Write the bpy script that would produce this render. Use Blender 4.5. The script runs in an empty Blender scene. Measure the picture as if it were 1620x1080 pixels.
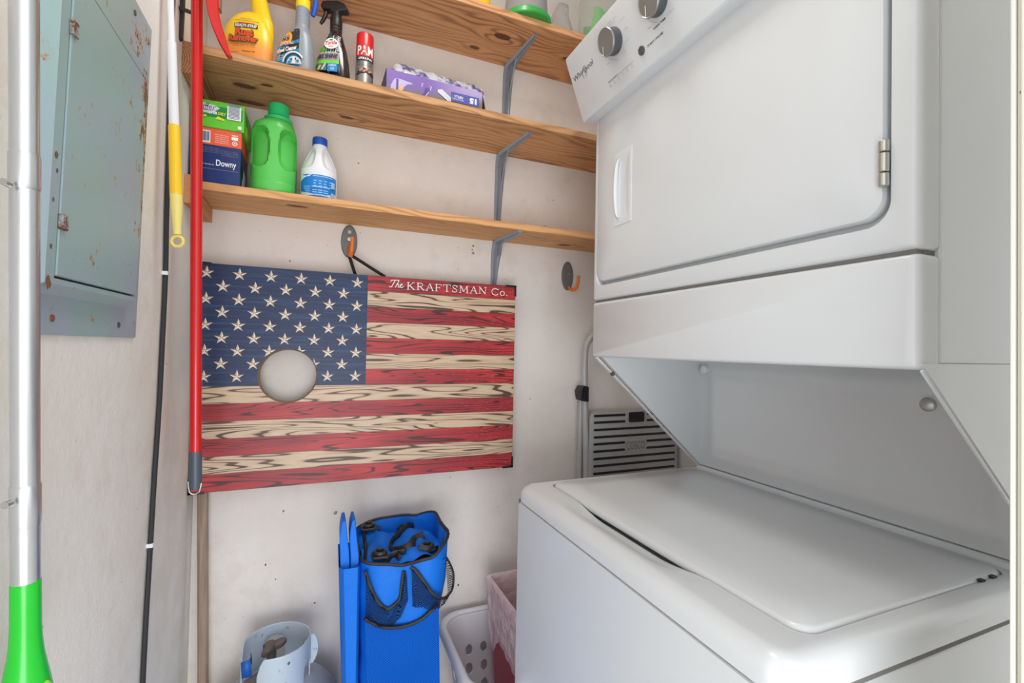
import bpy, bmesh, math, random
from mathutils import Vector, Matrix
random.seed(7)
sc = bpy.context.scene
COL = sc.collection
R = math.radians

# ------------------------------------------------------------------ camera, light, exposure
H = 1.25                                   # camera height above the floor (m)
FPX = 734.456                              # focal length in pixels of the 1620 px frame
yaw, pitch, roll = 0.393253844, 0.0168563186, 0.0193886856
_f = Vector((math.sin(yaw)*math.cos(pitch), math.cos(yaw)*math.cos(pitch), math.sin(pitch)))
_r = Vector((math.cos(yaw), -math.sin(yaw), 0)); _u = _r.cross(_f)
CR = math.cos(roll)*_r + math.sin(roll)*_u
CU = -math.sin(roll)*_r + math.cos(roll)*_u
cam_d = bpy.data.cameras.new('camera'); cam = bpy.data.objects.new('camera', cam_d); COL.objects.link(cam)
cam_d.sensor_width = 36; cam_d.lens = FPX/1620*36; cam_d.clip_start = 0.01
M4 = Matrix((CR, CU, -_f)).transposed().to_4x4(); M4.translation = Vector((0, 0, H)); cam.matrix_world = M4
sc.camera = cam
sc.cycles.diffuse_bounces = 8
sc.view_settings.view_transform = 'Standard'; sc.view_settings.look = 'None'
sc.view_settings.gamma = 1; sc.view_settings.exposure = 0.18; sc.view_settings.use_curve_mapping = False
w = bpy.data.worlds.new('daylight'); sc.world = w; w.use_nodes = True
w.node_tree.nodes['Background'].inputs[0].default_value = (0.93, 0.965, 1.0, 1)
w.node_tree.nodes['Background'].inputs[1].default_value = 1.5
def lamp(name, loc, target, size, size_y, power, color):
    d = bpy.data.lights.new(name, 'AREA'); d.shape = 'RECTANGLE'; d.size = size; d.size_y = size_y
    d.energy = power; d.color = color
    o = bpy.data.objects.new(name, d); COL.objects.link(o); o.location = loc
    o.rotation_euler = (Vector(target)-Vector(loc)).to_track_quat('-Z', 'Y').to_euler(); return o
lamp('overhead_fill', (0.2, 0.75, 2.58), (0.2, 0.8, 0), 0.35, 0.35, 5.5, (1, 0.97, 0.93))  # added overhead fill for the interior, no real fixture
lamp('doorway_fill', (-0.05, -0.75, 0.62), (0.35, 1.3, 1.1), 0.9, 1.1, 18.0, (0.96, 0.98, 1.0))  # added soft fill behind the camera for back wall and shelf undersides

# ------------------------------------------------------------------ measuring: a pixel's ray met with a plane of the room
def ray(x, y): return (CR*(x-810)/FPX - CU*(y-540)/FPX + _f)
C0 = Vector((0, 0, H))
def onX(x, y, X): r = ray(x, y); return C0 + r*(X/r.x)
def onY(x, y, Y): r = ray(x, y); return C0 + r*(Y/r.y)
def onZ(x, y, Z): r = ray(x, y); return C0 + r*((Z-H)/r.z)

# ------------------------------------------------------------------ materials
def srgb(c):
    return tuple((v/255/12.92 if v/255 <= .04045 else ((v/255+.055)/1.055)**2.4) for v in c)
class NT:
    def __init__(s, name, rough=0.5, metal=0.0, spec=0.5, coat=0.0):
        s.m = bpy.data.materials.new(name); s.m.use_nodes = True; s.t = s.m.node_tree
        s.b = s.t.nodes['Principled BSDF']; s.b.inputs['Roughness'].default_value = rough
        s.b.inputs['Metallic'].default_value = metal; s.b.inputs['Specular IOR Level'].default_value = spec
        s.b.inputs['Coat Weight'].default_value = coat
    def set(s, sock, v):
        if hasattr(v, 'node'): s.t.links.new(v, sock)
        elif isinstance(v, (tuple, list)) and len(v) == 3 and len(getattr(sock, 'default_value', ())) == 4: sock.default_value = (*v, 1)
        else: sock.default_value = v
    def pos(s):
        g = s.t.nodes.new('ShaderNodeNewGeometry'); return g.outputs['Position']
    def obj(s):
        return s.t.nodes.new('ShaderNodeTexCoord').outputs['Object']
    def sep(s, v):
        n = s.t.nodes.new('ShaderNodeSeparateXYZ'); s.set(n.inputs[0], v); return n.outputs[0], n.outputs[1], n.outputs[2]
    def comb(s, x, y, z):
        n = s.t.nodes.new('ShaderNodeCombineXYZ')
        for i, v in enumerate((x, y, z)): s.set(n.inputs[i], v)
        return n.outputs[0]
    def ma(s, op, a, b=0.0, c=0.0, clamp=False):
        n = s.t.nodes.new('ShaderNodeMath'); n.operation = op; n.use_clamp = clamp
        s.set(n.inputs[0], a); s.set(n.inputs[1], b); s.set(n.inputs[2], c); return n.outputs[0]
    def noise(s, v, scale, detail=3, rough=.5, dist=0):
        n = s.t.nodes.new('ShaderNodeTexNoise'); s.set(n.inputs['Vector'], v)
        n.inputs['Scale'].default_value = scale; n.inputs['Detail'].default_value = detail
        n.inputs['Roughness'].default_value = rough; n.inputs['Distortion'].default_value = dist; return n.outputs['Fac']
    def ss(s, v, a, b, lo=0.0, hi=1.0):
        n = s.t.nodes.new('ShaderNodeMapRange'); n.interpolation_type = 'SMOOTHSTEP'
        s.set(n.inputs[0], v)
        for i, q in zip((1, 2, 3, 4), (a, b, lo, hi)): n.inputs[i].default_value = q
        return n.outputs[0]
    def mix(s, f, a, b):
        n = s.t.nodes.new('ShaderNodeMix'); n.data_type = 'RGBA'; s.set(n.inputs[0], f); s.set(n.inputs[6], a); s.set(n.inputs[7], b)
        return n.outputs[2]
    def col(s, v): s.set(s.b.inputs['Base Color'], v); return s
    def bump(s, h, strength=.3, dist=.002):
        n = s.t.nodes.new('ShaderNodeBump'); n.inputs['Strength'].default_value = strength; n.inputs['Distance'].default_value = dist
        s.set(n.inputs['Height'], h); s.t.links.new(n.outputs[0], s.b.inputs['Normal']); return s
def flat(name, rgb, rough=.5, metal=0, spec=.5, coat=0, trans=0, alpha=1, ior=None):
    n = NT(name, rough, metal, spec, coat); n.col(srgb(rgb))
    if trans: n.b.inputs['Transmission Weight'].default_value = trans
    if alpha < 1: n.b.inputs['Alpha'].default_value = alpha
    if ior: n.b.inputs['IOR'].default_value = ior
    return n.m

def plaster(name, rgb, rgb2, dirt):
    n = NT(name, .85, spec=.2); p = n.pos()
    big = n.noise(p, 2.2, 5, .6); mid = n.noise(p, 14, 4, .6); fine = n.noise(p, 160, 3, .6)
    c = n.mix(n.ss(big, .35, .7), srgb(rgb), srgb(rgb2))
    c = n.mix(n.ma('MULTIPLY', n.ss(n.ma('ADD', n.ma('MULTIPLY', mid, .5), n.ma('MULTIPLY', n.noise(p, 1.3, 3, .6), .5)), .50, .66), .35), c, srgb(dirt))
    sp = n.noise(p, 75, 2, .5)
    c = n.mix(n.ss(sp, .76, .80), c, srgb((120, 105, 92)))
    n.col(c); n.bump(n.ma('ADD', n.ma('MULTIPLY', fine, .5), n.ma('MULTIPLY', n.noise(p, 45, 4, .6), 1.0)), .35, .004)
    return n.m
M = {}
M['wall_back'] = plaster('painted_plaster_back', (233, 227, 223), (226, 218, 211), (206, 192, 176))
M['wall_left'] = plaster('painted_plaster_left', (238, 236, 232), (232, 228, 221), (216, 206, 186))
M['ceil'] = plaster('painted_ceiling', (225, 222, 215), (218, 214, 206), (205, 198, 188))
def concrete():
    n = NT('concrete', .9, spec=.2); p = n.pos()
    n.col(n.mix(n.noise(p, 5, 6, .6), srgb((150, 146, 140)), srgb((186, 182, 175)))); n.bump(n.noise(p, 60, 4), .3, .003); return n.m
M['concrete'] = concrete()
def enamel(name, rgb, rough=.28):
    n = NT(name, rough, spec=.5, coat=.3); p = n.pos()
    n.col(n.mix(n.ss(n.noise(p, 4, 3), .3, .7), srgb(rgb), srgb(tuple(v-3 for v in rgb))))
    n.b.inputs['Coat Roughness'].default_value = .15
    n.bump(n.noise(p, 9, 2), .06, .01); return n.m
M['enamel'] = enamel('white_enamel', (212, 215, 217))
M['enamel2'] = enamel('white_console_plastic', (216, 220, 223), .35)
M['gap'] = flat('gap_shade_grey', (120, 118, 116), .8)  # grey filler that stands in for the shade inside panel gaps
M['dark'] = flat('black_plastic', (28, 28, 30), .4)
M['darkgrey'] = flat('dark_grey_plastic', (78, 80, 84), .45)
M['chrome'] = flat('brushed_steel', (188, 188, 184), .3, .9)
M['grey_knob'] = flat('knob_grey', (150, 150, 148), .35, .6)
M['ink'] = flat('dark_print', (52, 54, 58), .5)
M['ink_light'] = flat('grey_print', (140, 144, 150), .5)
M['white'] = flat('white_print', (238, 238, 236), .5)
M['white_pl'] = flat('white_plastic', (226, 229, 236), .4)
M['cream'] = flat('cream_print', (220, 205, 180), .6)

def wood(name, knots, seed, c1, c2, cd, yc):
    """pine board running along x: grain lines along the board, bent round the knots"""
    n = NT(name, .6, spec=.3); x, y, z = n.sep(n.pos())
    x2 = n.ma('ADD', x, seed)
    yy = n.ma('ADD', y, n.ma('MULTIPLY', z, 1.0))
    kn = 0.0; disp = 0.0
    for (kx, ky, a, b) in knots:
        dx = n.ma('DIVIDE', n.ma('SUBTRACT', x, kx), a); dy = n.ma('DIVIDE', n.ma('SUBTRACT', y, ky), b)
        d2 = n.ma('ADD', n.ma('MULTIPLY', dx, dx), n.ma('MULTIPLY', dy, dy))
        e = n.ma('EXPONENT', n.ma('MULTIPLY', d2, -.11))
        disp = n.ma('ADD', disp, n.ma('MULTIPLY', n.ma('MULTIPLY', dy, e), b*2.0))
        d2n = n.ma('ADD', d2, n.ma('MULTIPLY', n.noise(n.comb(x, y, z), 150, 2), .7))
        kn = n.ma('MAXIMUM', kn, n.ss(d2n, .9, 1.5, 1.0, 0.0))
    yd = n.ma('SUBTRACT', yy, disp)
    lo = n.noise(n.comb(n.ma('MULTIPLY', x2, 1.6), n.ma('MULTIPLY', yd, 7), seed), 1.0, 3, .5)
    ph = n.ma('ADD', n.ma('MULTIPLY', yd, 300), n.ma('MULTIPLY', lo, 62))
    ring = n.ma('MULTIPLY', n.ma('ADD', n.ma('SINE', ph), 1), .5)
    ring = n.ma('POWER', ring, 2.2)
    fib = n.noise(n.comb(n.ma('MULTIPLY', x2, 12), n.ma('MULTIPLY', yd, 420), n.ma('MULTIPLY', z, 420)), 1.0, 3, .7)
    patch = n.noise(n.comb(n.ma('MULTIPLY', x2, 2.2), n.ma('MULTIPLY', yd, 10), seed+3), 1.0, 2)
    c = n.mix(patch, srgb(c1), srgb(c2))
    c = n.mix(n.ma('MULTIPLY', ring, n.ss(patch, .25, .7, .25, .8)), c, srgb(cd))
    c = n.mix(n.ma('MULTIPLY', n.ss(fib, .45, .75), .35), c, srgb(cd))
    if knots: c = n.mix(n.ma('MULTIPLY', kn, .85), c, srgb((70, 40, 26)))
    n.col(c); n.bump(n.ma('ADD', ring, fib), .12, .001); return n.m
def wood_plain(name, c1, c2, along='x', rings=False):
    n = NT(name, .65, spec=.3); x, y, z = n.sep(n.pos())
    k = {'x': (6, 300, 300), 'y': (300, 6, 300), 'z': (90, 90, 5)}[along]
    f = n.noise(n.comb(n.ma('MULTIPLY', x, k[0]), n.ma('MULTIPLY', y, k[1]), n.ma('MULTIPLY', z, k[2])), 1, 3, .6)
    c = n.mix(n.ss(f, .3, .7), srgb(c1), srgb(c2))
    if rings:
        dx = n.ma('SUBTRACT', x, rings[0]); dz = n.ma('SUBTRACT', z, rings[1])
        r = n.ma('SQRT', n.ma('ADD', n.ma('MULTIPLY', dx, dx), n.ma('MULTIPLY', dz, dz)))
        s_ = n.ma('SINE', n.ma('MULTIPLY', r, 1300))
        c = n.mix(n.ss(s_, .2, .8, 0, .7), c, srgb((92, 58, 36)))
    n.col(c); return n.m

def panel_paint():
    n = NT('weathered_panel_paint', .42, .1, .5); p = n.pos(); x, y, z = n.sep(p)
    t = n.noise(p, 5, 3, .5)
    c = n.mix(n.ss(t, .42, .62), srgb((162, 177, 190)), srgb((154, 182, 182)))
    # rust blooms in two streaks on the door
    dy = n.ma('DIVIDE', n.ma('SUBTRACT', y, 1.01), .065); d = n.ma('EXPONENT', n.ma('MULTIPLY', n.ma('MULTIPLY', dy, dy), -1.0))
    vz = n.ma('MULTIPLY', n.ss(z, 1.38, 1.5), n.ss(z, 1.72, 1.9, 1, .3))
    area = n.ma('MULTIPLY', d, vz)
    sp = n.noise(p, 95, 5, .7); bl = n.noise(p, 22, 3, .6)
    v = n.ma('ADD', n.ma('ADD', n.ma('MULTIPLY', sp, .65), n.ma('MULTIPLY', bl, .55)), n.ma('MULTIPLY', area, .125))
    c = n.mix(n.ss(v, .70, .74, 0, .75), c, srgb((176, 142, 104)))
    c = n.mix(n.ss(v, .755, .785), c, srgb((116, 66, 42)))
    n.col(c); n.b.inputs['Roughness'].default_value = .38; n.bump(n.noise(p, 30, 3), .05, .003); return n.m
M['panel'] = panel_paint()
def rusty(name):
    n = NT(name, .7, .1); p = n.pos(); n.col(n.mix(n.ss(n.noise(p, 130, 4, .7), .4, .6), srgb((168, 172, 168)), srgb((112, 66, 44)))); return n.m
M['rust'] = rusty('rusty_steel')
M['rust_only'] = flat('rust_brown', (128, 84, 60), .8)

# ------------------------------------------------------------------ mesh helpers
class MB:
    def __init__(s): s.v = []; s.f = []; s.m = []; s.cur = 0
    def add(s, vs, fs, mi=None):
        o = len(s.v); s.v += [Vector(p) for p in vs]; s.f += [tuple(i+o for i in f) for f in fs]
        s.m += [s.cur if mi is None else mi]*len(fs); return s
    def box(s, x0, x1, y0, y1, z0, z1, mi=None):
        vs = [(x, y, z) for x in (x0, x1) for y in (y0, y1) for z in (z0, z1)]
        return s.add(vs, [(0, 1, 3, 2), (4, 6, 7, 5), (0, 4, 5, 1), (2, 3, 7, 6), (0, 2, 6, 4), (1, 5, 7, 3)], mi)
    def rings(s, rs, cap0=True, cap1=True, closed=True, mi=None):
        n = len(rs[0]); vs = [p for r in rs for p in r]; fs = []
        for i in range(len(rs)-1):
            for j in range(n if closed else n-1):
                k = (j+1) % n; fs.append((i*n+j, i*n+k, (i+1)*n+k, (i+1)*n+j))
        if cap0: fs.append(tuple(reversed(range(n))))
        if cap1: fs.append(tuple((len(rs)-1)*n+j for j in range(n)))
        return s.add(vs, fs, mi)
    def tube(s, path, r, n=14, cap=True, mi=None, flatten=1.0, up=(0, 0, 1)):
        path = [Vector(p) for p in path]; rr = r if isinstance(r, (list, tuple)) else [r]*len(path); rs = []
        prev = None
        for i, p in enumerate(path):
            t = (path[min(i+1, len(path)-1)]-path[max(i-1, 0)]).normalized()
            if prev is None:
                u = Vector(up); u = u-u.dot(t)*t
                if u.length < .05: u = Vector((1, 0, 0)); u = u-u.dot(t)*t
            else: u = prev-prev.dot(t)*t
            u.normalize(); prev = u; v = t.cross(u)
            rs.append([p+rr[i]*(math.cos(2*math.pi*k/n)*u+flatten*math.sin(2*math.pi*k/n)*v) for k in range(n)])
        return s.rings(rs, cap, cap, mi=mi)
    def lathe(s, prof, c=(0, 0, 0), n=40, axis='z', cap=True, mi=None):
        c = Vector(c); rs = []
        for (r, h) in prof:
            ring = []
            for k in range(n):
                a = 2*math.pi*k/n; p, q = r*math.cos(a), r*math.sin(a)
                ring.append(c+Vector({'z': (p, q, h), 'y': (p, h, q), 'x': (h, p, q)}[axis]))
            rs.append(ring)
        return s.rings(rs, cap, cap, mi=mi)
    def grid(s, fn, nu, nv, mi=None):
        vs = [fn(i/nu, j/nv) for j in range(nv+1) for i in range(nu+1)]
        fs = [(j*(nu+1)+i, j*(nu+1)+i+1, (j+1)*(nu+1)+i+1, (j+1)*(nu+1)+i) for j in range(nv) for i in range(nu)]
        return s.add(vs, fs, mi)
    def prism(s, poly, fn, h0, h1, mi=None):
        n = len(poly); a = [fn(p, q, h0) for p, q in poly]; b = [fn(p, q, h1) for p, q in poly]
        return s.rings([a, b], mi=mi)
    def nest(s, fn, loops, cap0=False, cap1=True, ns=14, nc=6, mod=None, mi=None):
        rs = []
        for (p0, p1, q0, q1, r, h) in loops:
            ring = []
            for (p, q) in rrect(p0, p1, q0, q1, r, ns, nc):
                hh = h+(mod(p, q, h) if mod else 0); ring.append(fn(p, q, hh))
            rs.append(ring)
        return s.rings(rs, cap0, cap1, mi=mi)
    def build(s, name, mats, parent=None, smooth=35, bevel=0, seg=2, origin=None, fixn=True, solid=0):
        me = bpy.data.meshes.new(name)
        if not isinstance(mats, (list, tuple)): mats = [mats]
        off = Vector((0, 0, 0))
        if parent is None:
            xs = [p.x for p in s.v]; ys = [p.y for p in s.v]; zs = [p.z for p in s.v]
            off = Vector(((min(xs)+max(xs))/2, (min(ys)+max(ys))/2, min(zs))) if origin is None else Vector(origin)
        elif parent.get('_w'): off = Vector(parent['_w'])
        me.from_pydata([p-off for p in s.v], [], s.f)
        for m in mats: me.materials.append(m)
        for p, mi in zip(me.polygons, s.m): p.material_index = mi
        if fixn:
            bm = bmesh.new(); bm.from_mesh(me); bmesh.ops.recalc_face_normals(bm, faces=bm.faces); bm.to_mesh(me); bm.free()
        me.update()
        if smooth:
            me.polygons.foreach_set('use_smooth', [True]*len(me.polygons)); me.set_sharp_from_angle(angle=R(smooth))
        o = bpy.data.objects.new(name, me); COL.objects.link(o)
        if parent is None: o.location = off
        else:
            o.parent = parent
            if parent.get('_w'): o['_w'] = list(off)
        if bevel:
            b = o.modifiers.new('bevel', 'BEVEL'); b.width = bevel; b.segments = seg; b.limit_method = 'ANGLE'; b.angle_limit = R(40)
        if solid:
            b = o.modifiers.new('thickness', 'SOLIDIFY'); b.thickness = solid; b.offset = 0
        if parent is None: o['_w'] = list(off)
        return o
def rrect(p0, p1, q0, q1, r, ns=14, nc=6):
    out = []; r = max(min(r, abs(p1-p0)/2-1e-5, abs(q1-q0)/2-1e-5), 1e-5)
    cs = [((p1-r, q0+r), -90), ((p1-r, q1-r), 0), ((p0+r, q1-r), 90), ((p0+r, q0+r), 180)]
    st = [(p0+r, q0), (p1, q0+r), (p1-r, q1), (p0, q1-r)]; en = [(p1-r, q0), (p1, q1-r), (p0+r, q1), (p0, q0+r)]
    for i in range(4):
        for k in range(ns): t = k/ns; out.append((st[i][0]+(en[i][0]-st[i][0])*t, st[i][1]+(en[i][1]-st[i][1])*t))
        for k in range(nc):
            a = R(cs[i][1]+90*k/nc); out.append((cs[i][0][0]+r*math.cos(a), cs[i][0][1]+r*math.sin(a)))
    return out
def tag(o, label=None, cat=None, group=None, kind=None):
    if label: o['label'] = label
    if cat: o['category'] = cat
    if group: o['group'] = group
    if kind: o['kind'] = kind
    return o
def world_thing(name, loc, label, cat, group=None):
    """Empty at the thing's base; its parts are written in room coordinates"""
    o = bpy.data.objects.new(name, None); COL.objects.link(o); o.location = loc; o.empty_display_size = .05
    o['_w'] = list(loc); return tag(o, label, cat, group)
def local_thing(name, loc, rz, label, cat, group=None):
    o = bpy.data.objects.new(name, None); COL.objects.link(o); o.location = loc; o.rotation_euler = (0, 0, R(rz)); o.empty_display_size = .05
    return tag(o, label, cat, group)
XY = lambda p, q, h: (p, q, h)

def text_geo(s, bold=0.0, shear=0.0, spacing=1.0):
    cu = bpy.data.curves.new('t', 'FONT'); cu.body = s; cu.resolution_u = 3; cu.offset = bold; cu.shear = shear; cu.space_character = spacing
    ob = bpy.data.objects.new('t', cu); COL.objects.link(ob)
    bpy.context.view_layer.update()
    me = bpy.data.meshes.new_from_object(ob.evaluated_get(bpy.context.evaluated_depsgraph_get()))
    vs = [(v.co.x, v.co.y) for v in me.vertices]; fs = [tuple(p.vertices) for p in me.polygons]
    bpy.data.objects.remove(ob); bpy.data.curves.remove(cu); bpy.data.meshes.remove(me)
    x0 = min(v[0] for v in vs); x1 = max(v[0] for v in vs); y0 = min(v[1] for v in vs); y1 = max(v[1] for v in vs)
    return [((a-x0)/(x1-x0), (b-y0)/(y1-y0)) for a, b in vs], fs
class Decal:
    """flat print laid on a surface: fn(u, v, height) -> point"""
    def __init__(s, fn, step=.00025): s.fn = fn; s.mb = MB(); s.mats = []; s.layer = 1; s.step = step
    def mi(s, m):
        if m not in s.mats: s.mats.append(m)
        return s.mats.index(m)
    def text(s, t, u0, v0, u1, v1, m, bold=.0, shear=0.0, slant=0.0, rot=False):
        vs, fs = text_geo(t, bold, shear)
        if rot: vs = [(1-a, 1-b) for a, b in vs]
        s.layer += 1
        s.mb.add([s.fn(u0+a*(u1-u0), v0+b*(v1-v0)+slant*a*(u1-u0), s.layer*s.step) for a, b in vs], fs, s.mi(m)); return s
    def rect(s, u0, v0, u1, v1, m, n=10, k=4, lay=None):
        s.layer += 1; h = s.layer*s.step
        s.mb.grid(lambda a, b: s.fn(u0+a*(u1-u0), v0+b*(v1-v0), h), n, k, s.mi(m)); return s
    def fan(s, pts, m):
        """a convex-ish outline filled in rings so that it can bend"""
        s.layer += 1; h = s.layer*s.step; n = len(pts); cx = sum(p[0] for p in pts)/n; cy = sum(p[1] for p in pts)/n
        vs = []
        for t in (1, .66, .33): vs += [s.fn(cx+(a-cx)*t, cy+(b-cy)*t, h) for a, b in pts]
        vs.append(s.fn(cx, cy, h)); fs = []
        for r_ in range(2):
            for j in range(n): k = (j+1) % n; fs.append((r_*n+j, r_*n+k, (r_+1)*n+k, (r_+1)*n+j))
        for j in range(n): fs.append((2*n+j, 2*n+(j+1) % n, 3*n))
        s.mb.add(vs, fs, s.mi(m)); return s
    def disc(s, cu, cv, ru, rv, m, n=28, a0=0, a1=360):
        if a1-a0 >= 360: return s.fan([(cu+ru*math.cos(2*math.pi*k/n), cv+rv*math.sin(2*math.pi*k/n)) for k in range(n)], m)
    def stroke(s, pts, wd, m):
        s.layer += 1; h = s.layer*s.step; wds = wd if isinstance(wd, (list, tuple)) else [wd]*len(pts); L = []; Rr = []
        for i, p in enumerate(pts):
            a = pts[max(i-1, 0)]; b = pts[min(i+1, len(pts)-1)]; dx, dy = b[0]-a[0], b[1]-a[1]; l = math.hypot(dx, dy) or 1
            nx, ny = -dy/l*wds[i]/2, dx/l*wds[i]/2
            L.append(s.fn(p[0]+nx, p[1]+ny, h)); Rr.append(s.fn(p[0]-nx, p[1]-ny, h))
        n = len(pts); s.mb.add(L+Rr, [(i, i+1, n+i+1, n+i) for i in range(n-1)], s.mi(m)); return s
    def build(s, name, parent, label=None):
        o = s.mb.build(name, s.mats, parent, smooth=0, fixn=False)
        if label: o['label'] = label
        return o
def arc(cu, cv, ru, rv, a0, a1, n=14): return [(cu+ru*math.cos(R(a0+(a1-a0)*k/n)), cv+rv*math.sin(R(a0+(a1-a0)*k/n))) for k in range(n+1)]

# ------------------------------------------------------------------ the room
WL, WB, WR, CEIL = -0.306, 1.5, 1.32, 2.62
JX_ = .5364
def struct(name, mb, m, **k): return tag(mb.build(name, m, **k), kind='structure')
wb = struct('wall_back', MB().box(WL-.1, WR+.1, WB, WB+.1, 0, CEIL), M['wall_back'], smooth=0)
wl = struct('wall_left', MB().box(WL-.1, WL, .05, WB, 0, CEIL), M['wall_left'], smooth=0)
struct('wall_right', MB().box(WR, WR+.1, .05, WB, 0, CEIL), M['wall_left'], smooth=0)
struct('floor', MB().box(WL-.1, WR+.1, .05, WB, -.1, 0), M['concrete'], smooth=0)
struct('ceiling', MB().box(WL-.1, WR+.1, .05, WB+.1, CEIL, CEIL+.1), M['ceil'], smooth=0)
struct('wall_front', MB().box(JX_+.02, .98, .085, .185, 0, CEIL).box(WL-.1, JX_+.02, .085, .185, 2.25, CEIL), M['wall_left'], smooth=0)  # unseen right part is cut short to let light onto the dryer's side
struct('ground', MB().box(-4, 5, -6, .05, -.12, -.02), M['concrete'], smooth=0)
# door jamb at the right with chipped paint
def jamb_mat():
    n = NT('chipped_cream_paint', .5); p = n.pos()
    v = n.noise(p, 60, 4, .7)
    n.col(n.mix(n.ss(v, .70, .72), srgb((222, 219, 208)), srgb((120, 92, 72)))); return n.m
JX, JY = .5364, .2003
mb = MB().box(JX+.003, JX+.16, .06, JY-.0035, 0, 2.2).box(JX, JX+.02, .06, JY-.0065, 0, 2.2).box(JX+.0, JX+.16, JY-.003, JY, 0, 2.2)
trim = struct('trim_1', mb, jamb_mat(), bevel=.0008)
mb = MB()
for (zz, hh) in ((1.0, .0), ):
    p = onX(1608, 918, JX-.0003)
    mb.lathe([(.0001, 0), (.0016, 0)], (JX-.0002, JY-.0105, p.z), 12, 'x')
o = mb.build('rust_spot', M['rust_only'], trim)

# screw holes and chips in the back plaster
def hole(px, py, r, mat, parent=wb, plane='y'):
    p = onY(px, py, WB)
    pts = [(p.x+r*random.uniform(.6, 1.2)*math.cos(R(30*k)), p.z+r*random.uniform(.6, 1.2)*math.sin(R(30*k))) for k in range(12)]
    MB().add([(a, WB-.0006, b) for a, b in pts], [tuple(range(12))]).build('screw_hole', mat, parent, smooth=0, fixn=False)
for (px, py, r) in ((748.5, 389, .004), (748.5, 400, .0055), (747, 395, .0025), (724, 391, .0015), (570, 368, .0015), (567, 258, .0028), (498, 953, .003), (420, 893, .003), (436, 916, .002), (531, 811, .006), (725, 925, .004)):
    hole(px, py, r, flat('hole_%d' % px, (112, 98, 84) if r < .0055 else (150, 142, 134), .9))

# ------------------------------------------------------------------ shelves
def shelf(y0, z0, zt, mat, label, x0=-.281, x1=1.30, tilt=0.0):
    mb = MB().box(x0, x1, y0, WB, z0, zt)
    o = mb.build('shelf', mat, bevel=.0015); tag(o, label, 'shelf', 'wall shelves on brackets'); return o
mu = wood('pine_upper', [(onZ(795, 58, 2.236).x, onZ(795, 58, 2.236).y, .030, .015), (onZ(751, 75, 2.236).x, onZ(751, 75, 2.236).y, .019, .009), (onZ(897, 93, 2.236).x, onZ(897, 93, 2.236).y, .018, .008)],
          2.3, (226, 172, 124), (200, 144, 98), (134, 86, 56), 0)
mm = wood('pine_middle', [(onZ(q[0], q[1], 1.923).x, onZ(q[0], q[1], 1.923).y, q[2], q[3]) for q in ((387, 136, .030, .013), (422, 135, .016, .007), (398, 163, .040, .012), (549, 186, .022, .009))],
          5.1, (216, 168, 120), (192, 144, 98), (130, 88, 56), 0)
ml = wood('pine_lower', [(onZ(893, 387.5, 1.621).x, onZ(893, 387.5, 1.621).y, .028, .011), (onZ(470, 326, 1.621).x, onZ(470, 326, 1.621).y, .03, .010)],
          8.7, (228, 176, 124), (214, 158, 104), (168, 118, 76), 0)
shelf(1.268, 2.236, 2.256, mu, 'upper pine shelf carrying the green lidded tub and clear container')
shelf(1.266, 1.923, 1.943, mm, 'middle pine shelf carrying the spray bottles and glove box')
shelf(1.318, 1.621, 1.641, ml, 'lower pine shelf carrying the stacked cartons and green jug')
cm = wood_plain('cleat_wood', (204, 156, 112), (176, 126, 86), 'y', rings=(-.34, 1.90))
cl = wood_plain('cleat_wood_orange', (214, 156, 108), (192, 132, 88), 'y')
for (y0, z1, zb, m, lab) in ((1.262, 1.941, 1.868, cm, 'thick pine cleat on the left wall under the middle shelf'), (1.312, 1.652, 1.583, cl, 'orange pine cleat on the left wall under the lower shelf')):
    mb = MB(); d = .045 if zb > 1.8 else .03
    poly = [(y0, z1), (WB, z1), (WB, zb), (y0, zb)]
    if zb > 1.8: mb.box(WL, -.2815, y0, WB, zb, z1)
    else: mb.box(WL, -.2815, y0, WB, zb, z1)
    tag(mb.build('shelf_cleat', m, bevel=.001), lab, 'shelf support', 'wood cleats at the shelf ends')

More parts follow.
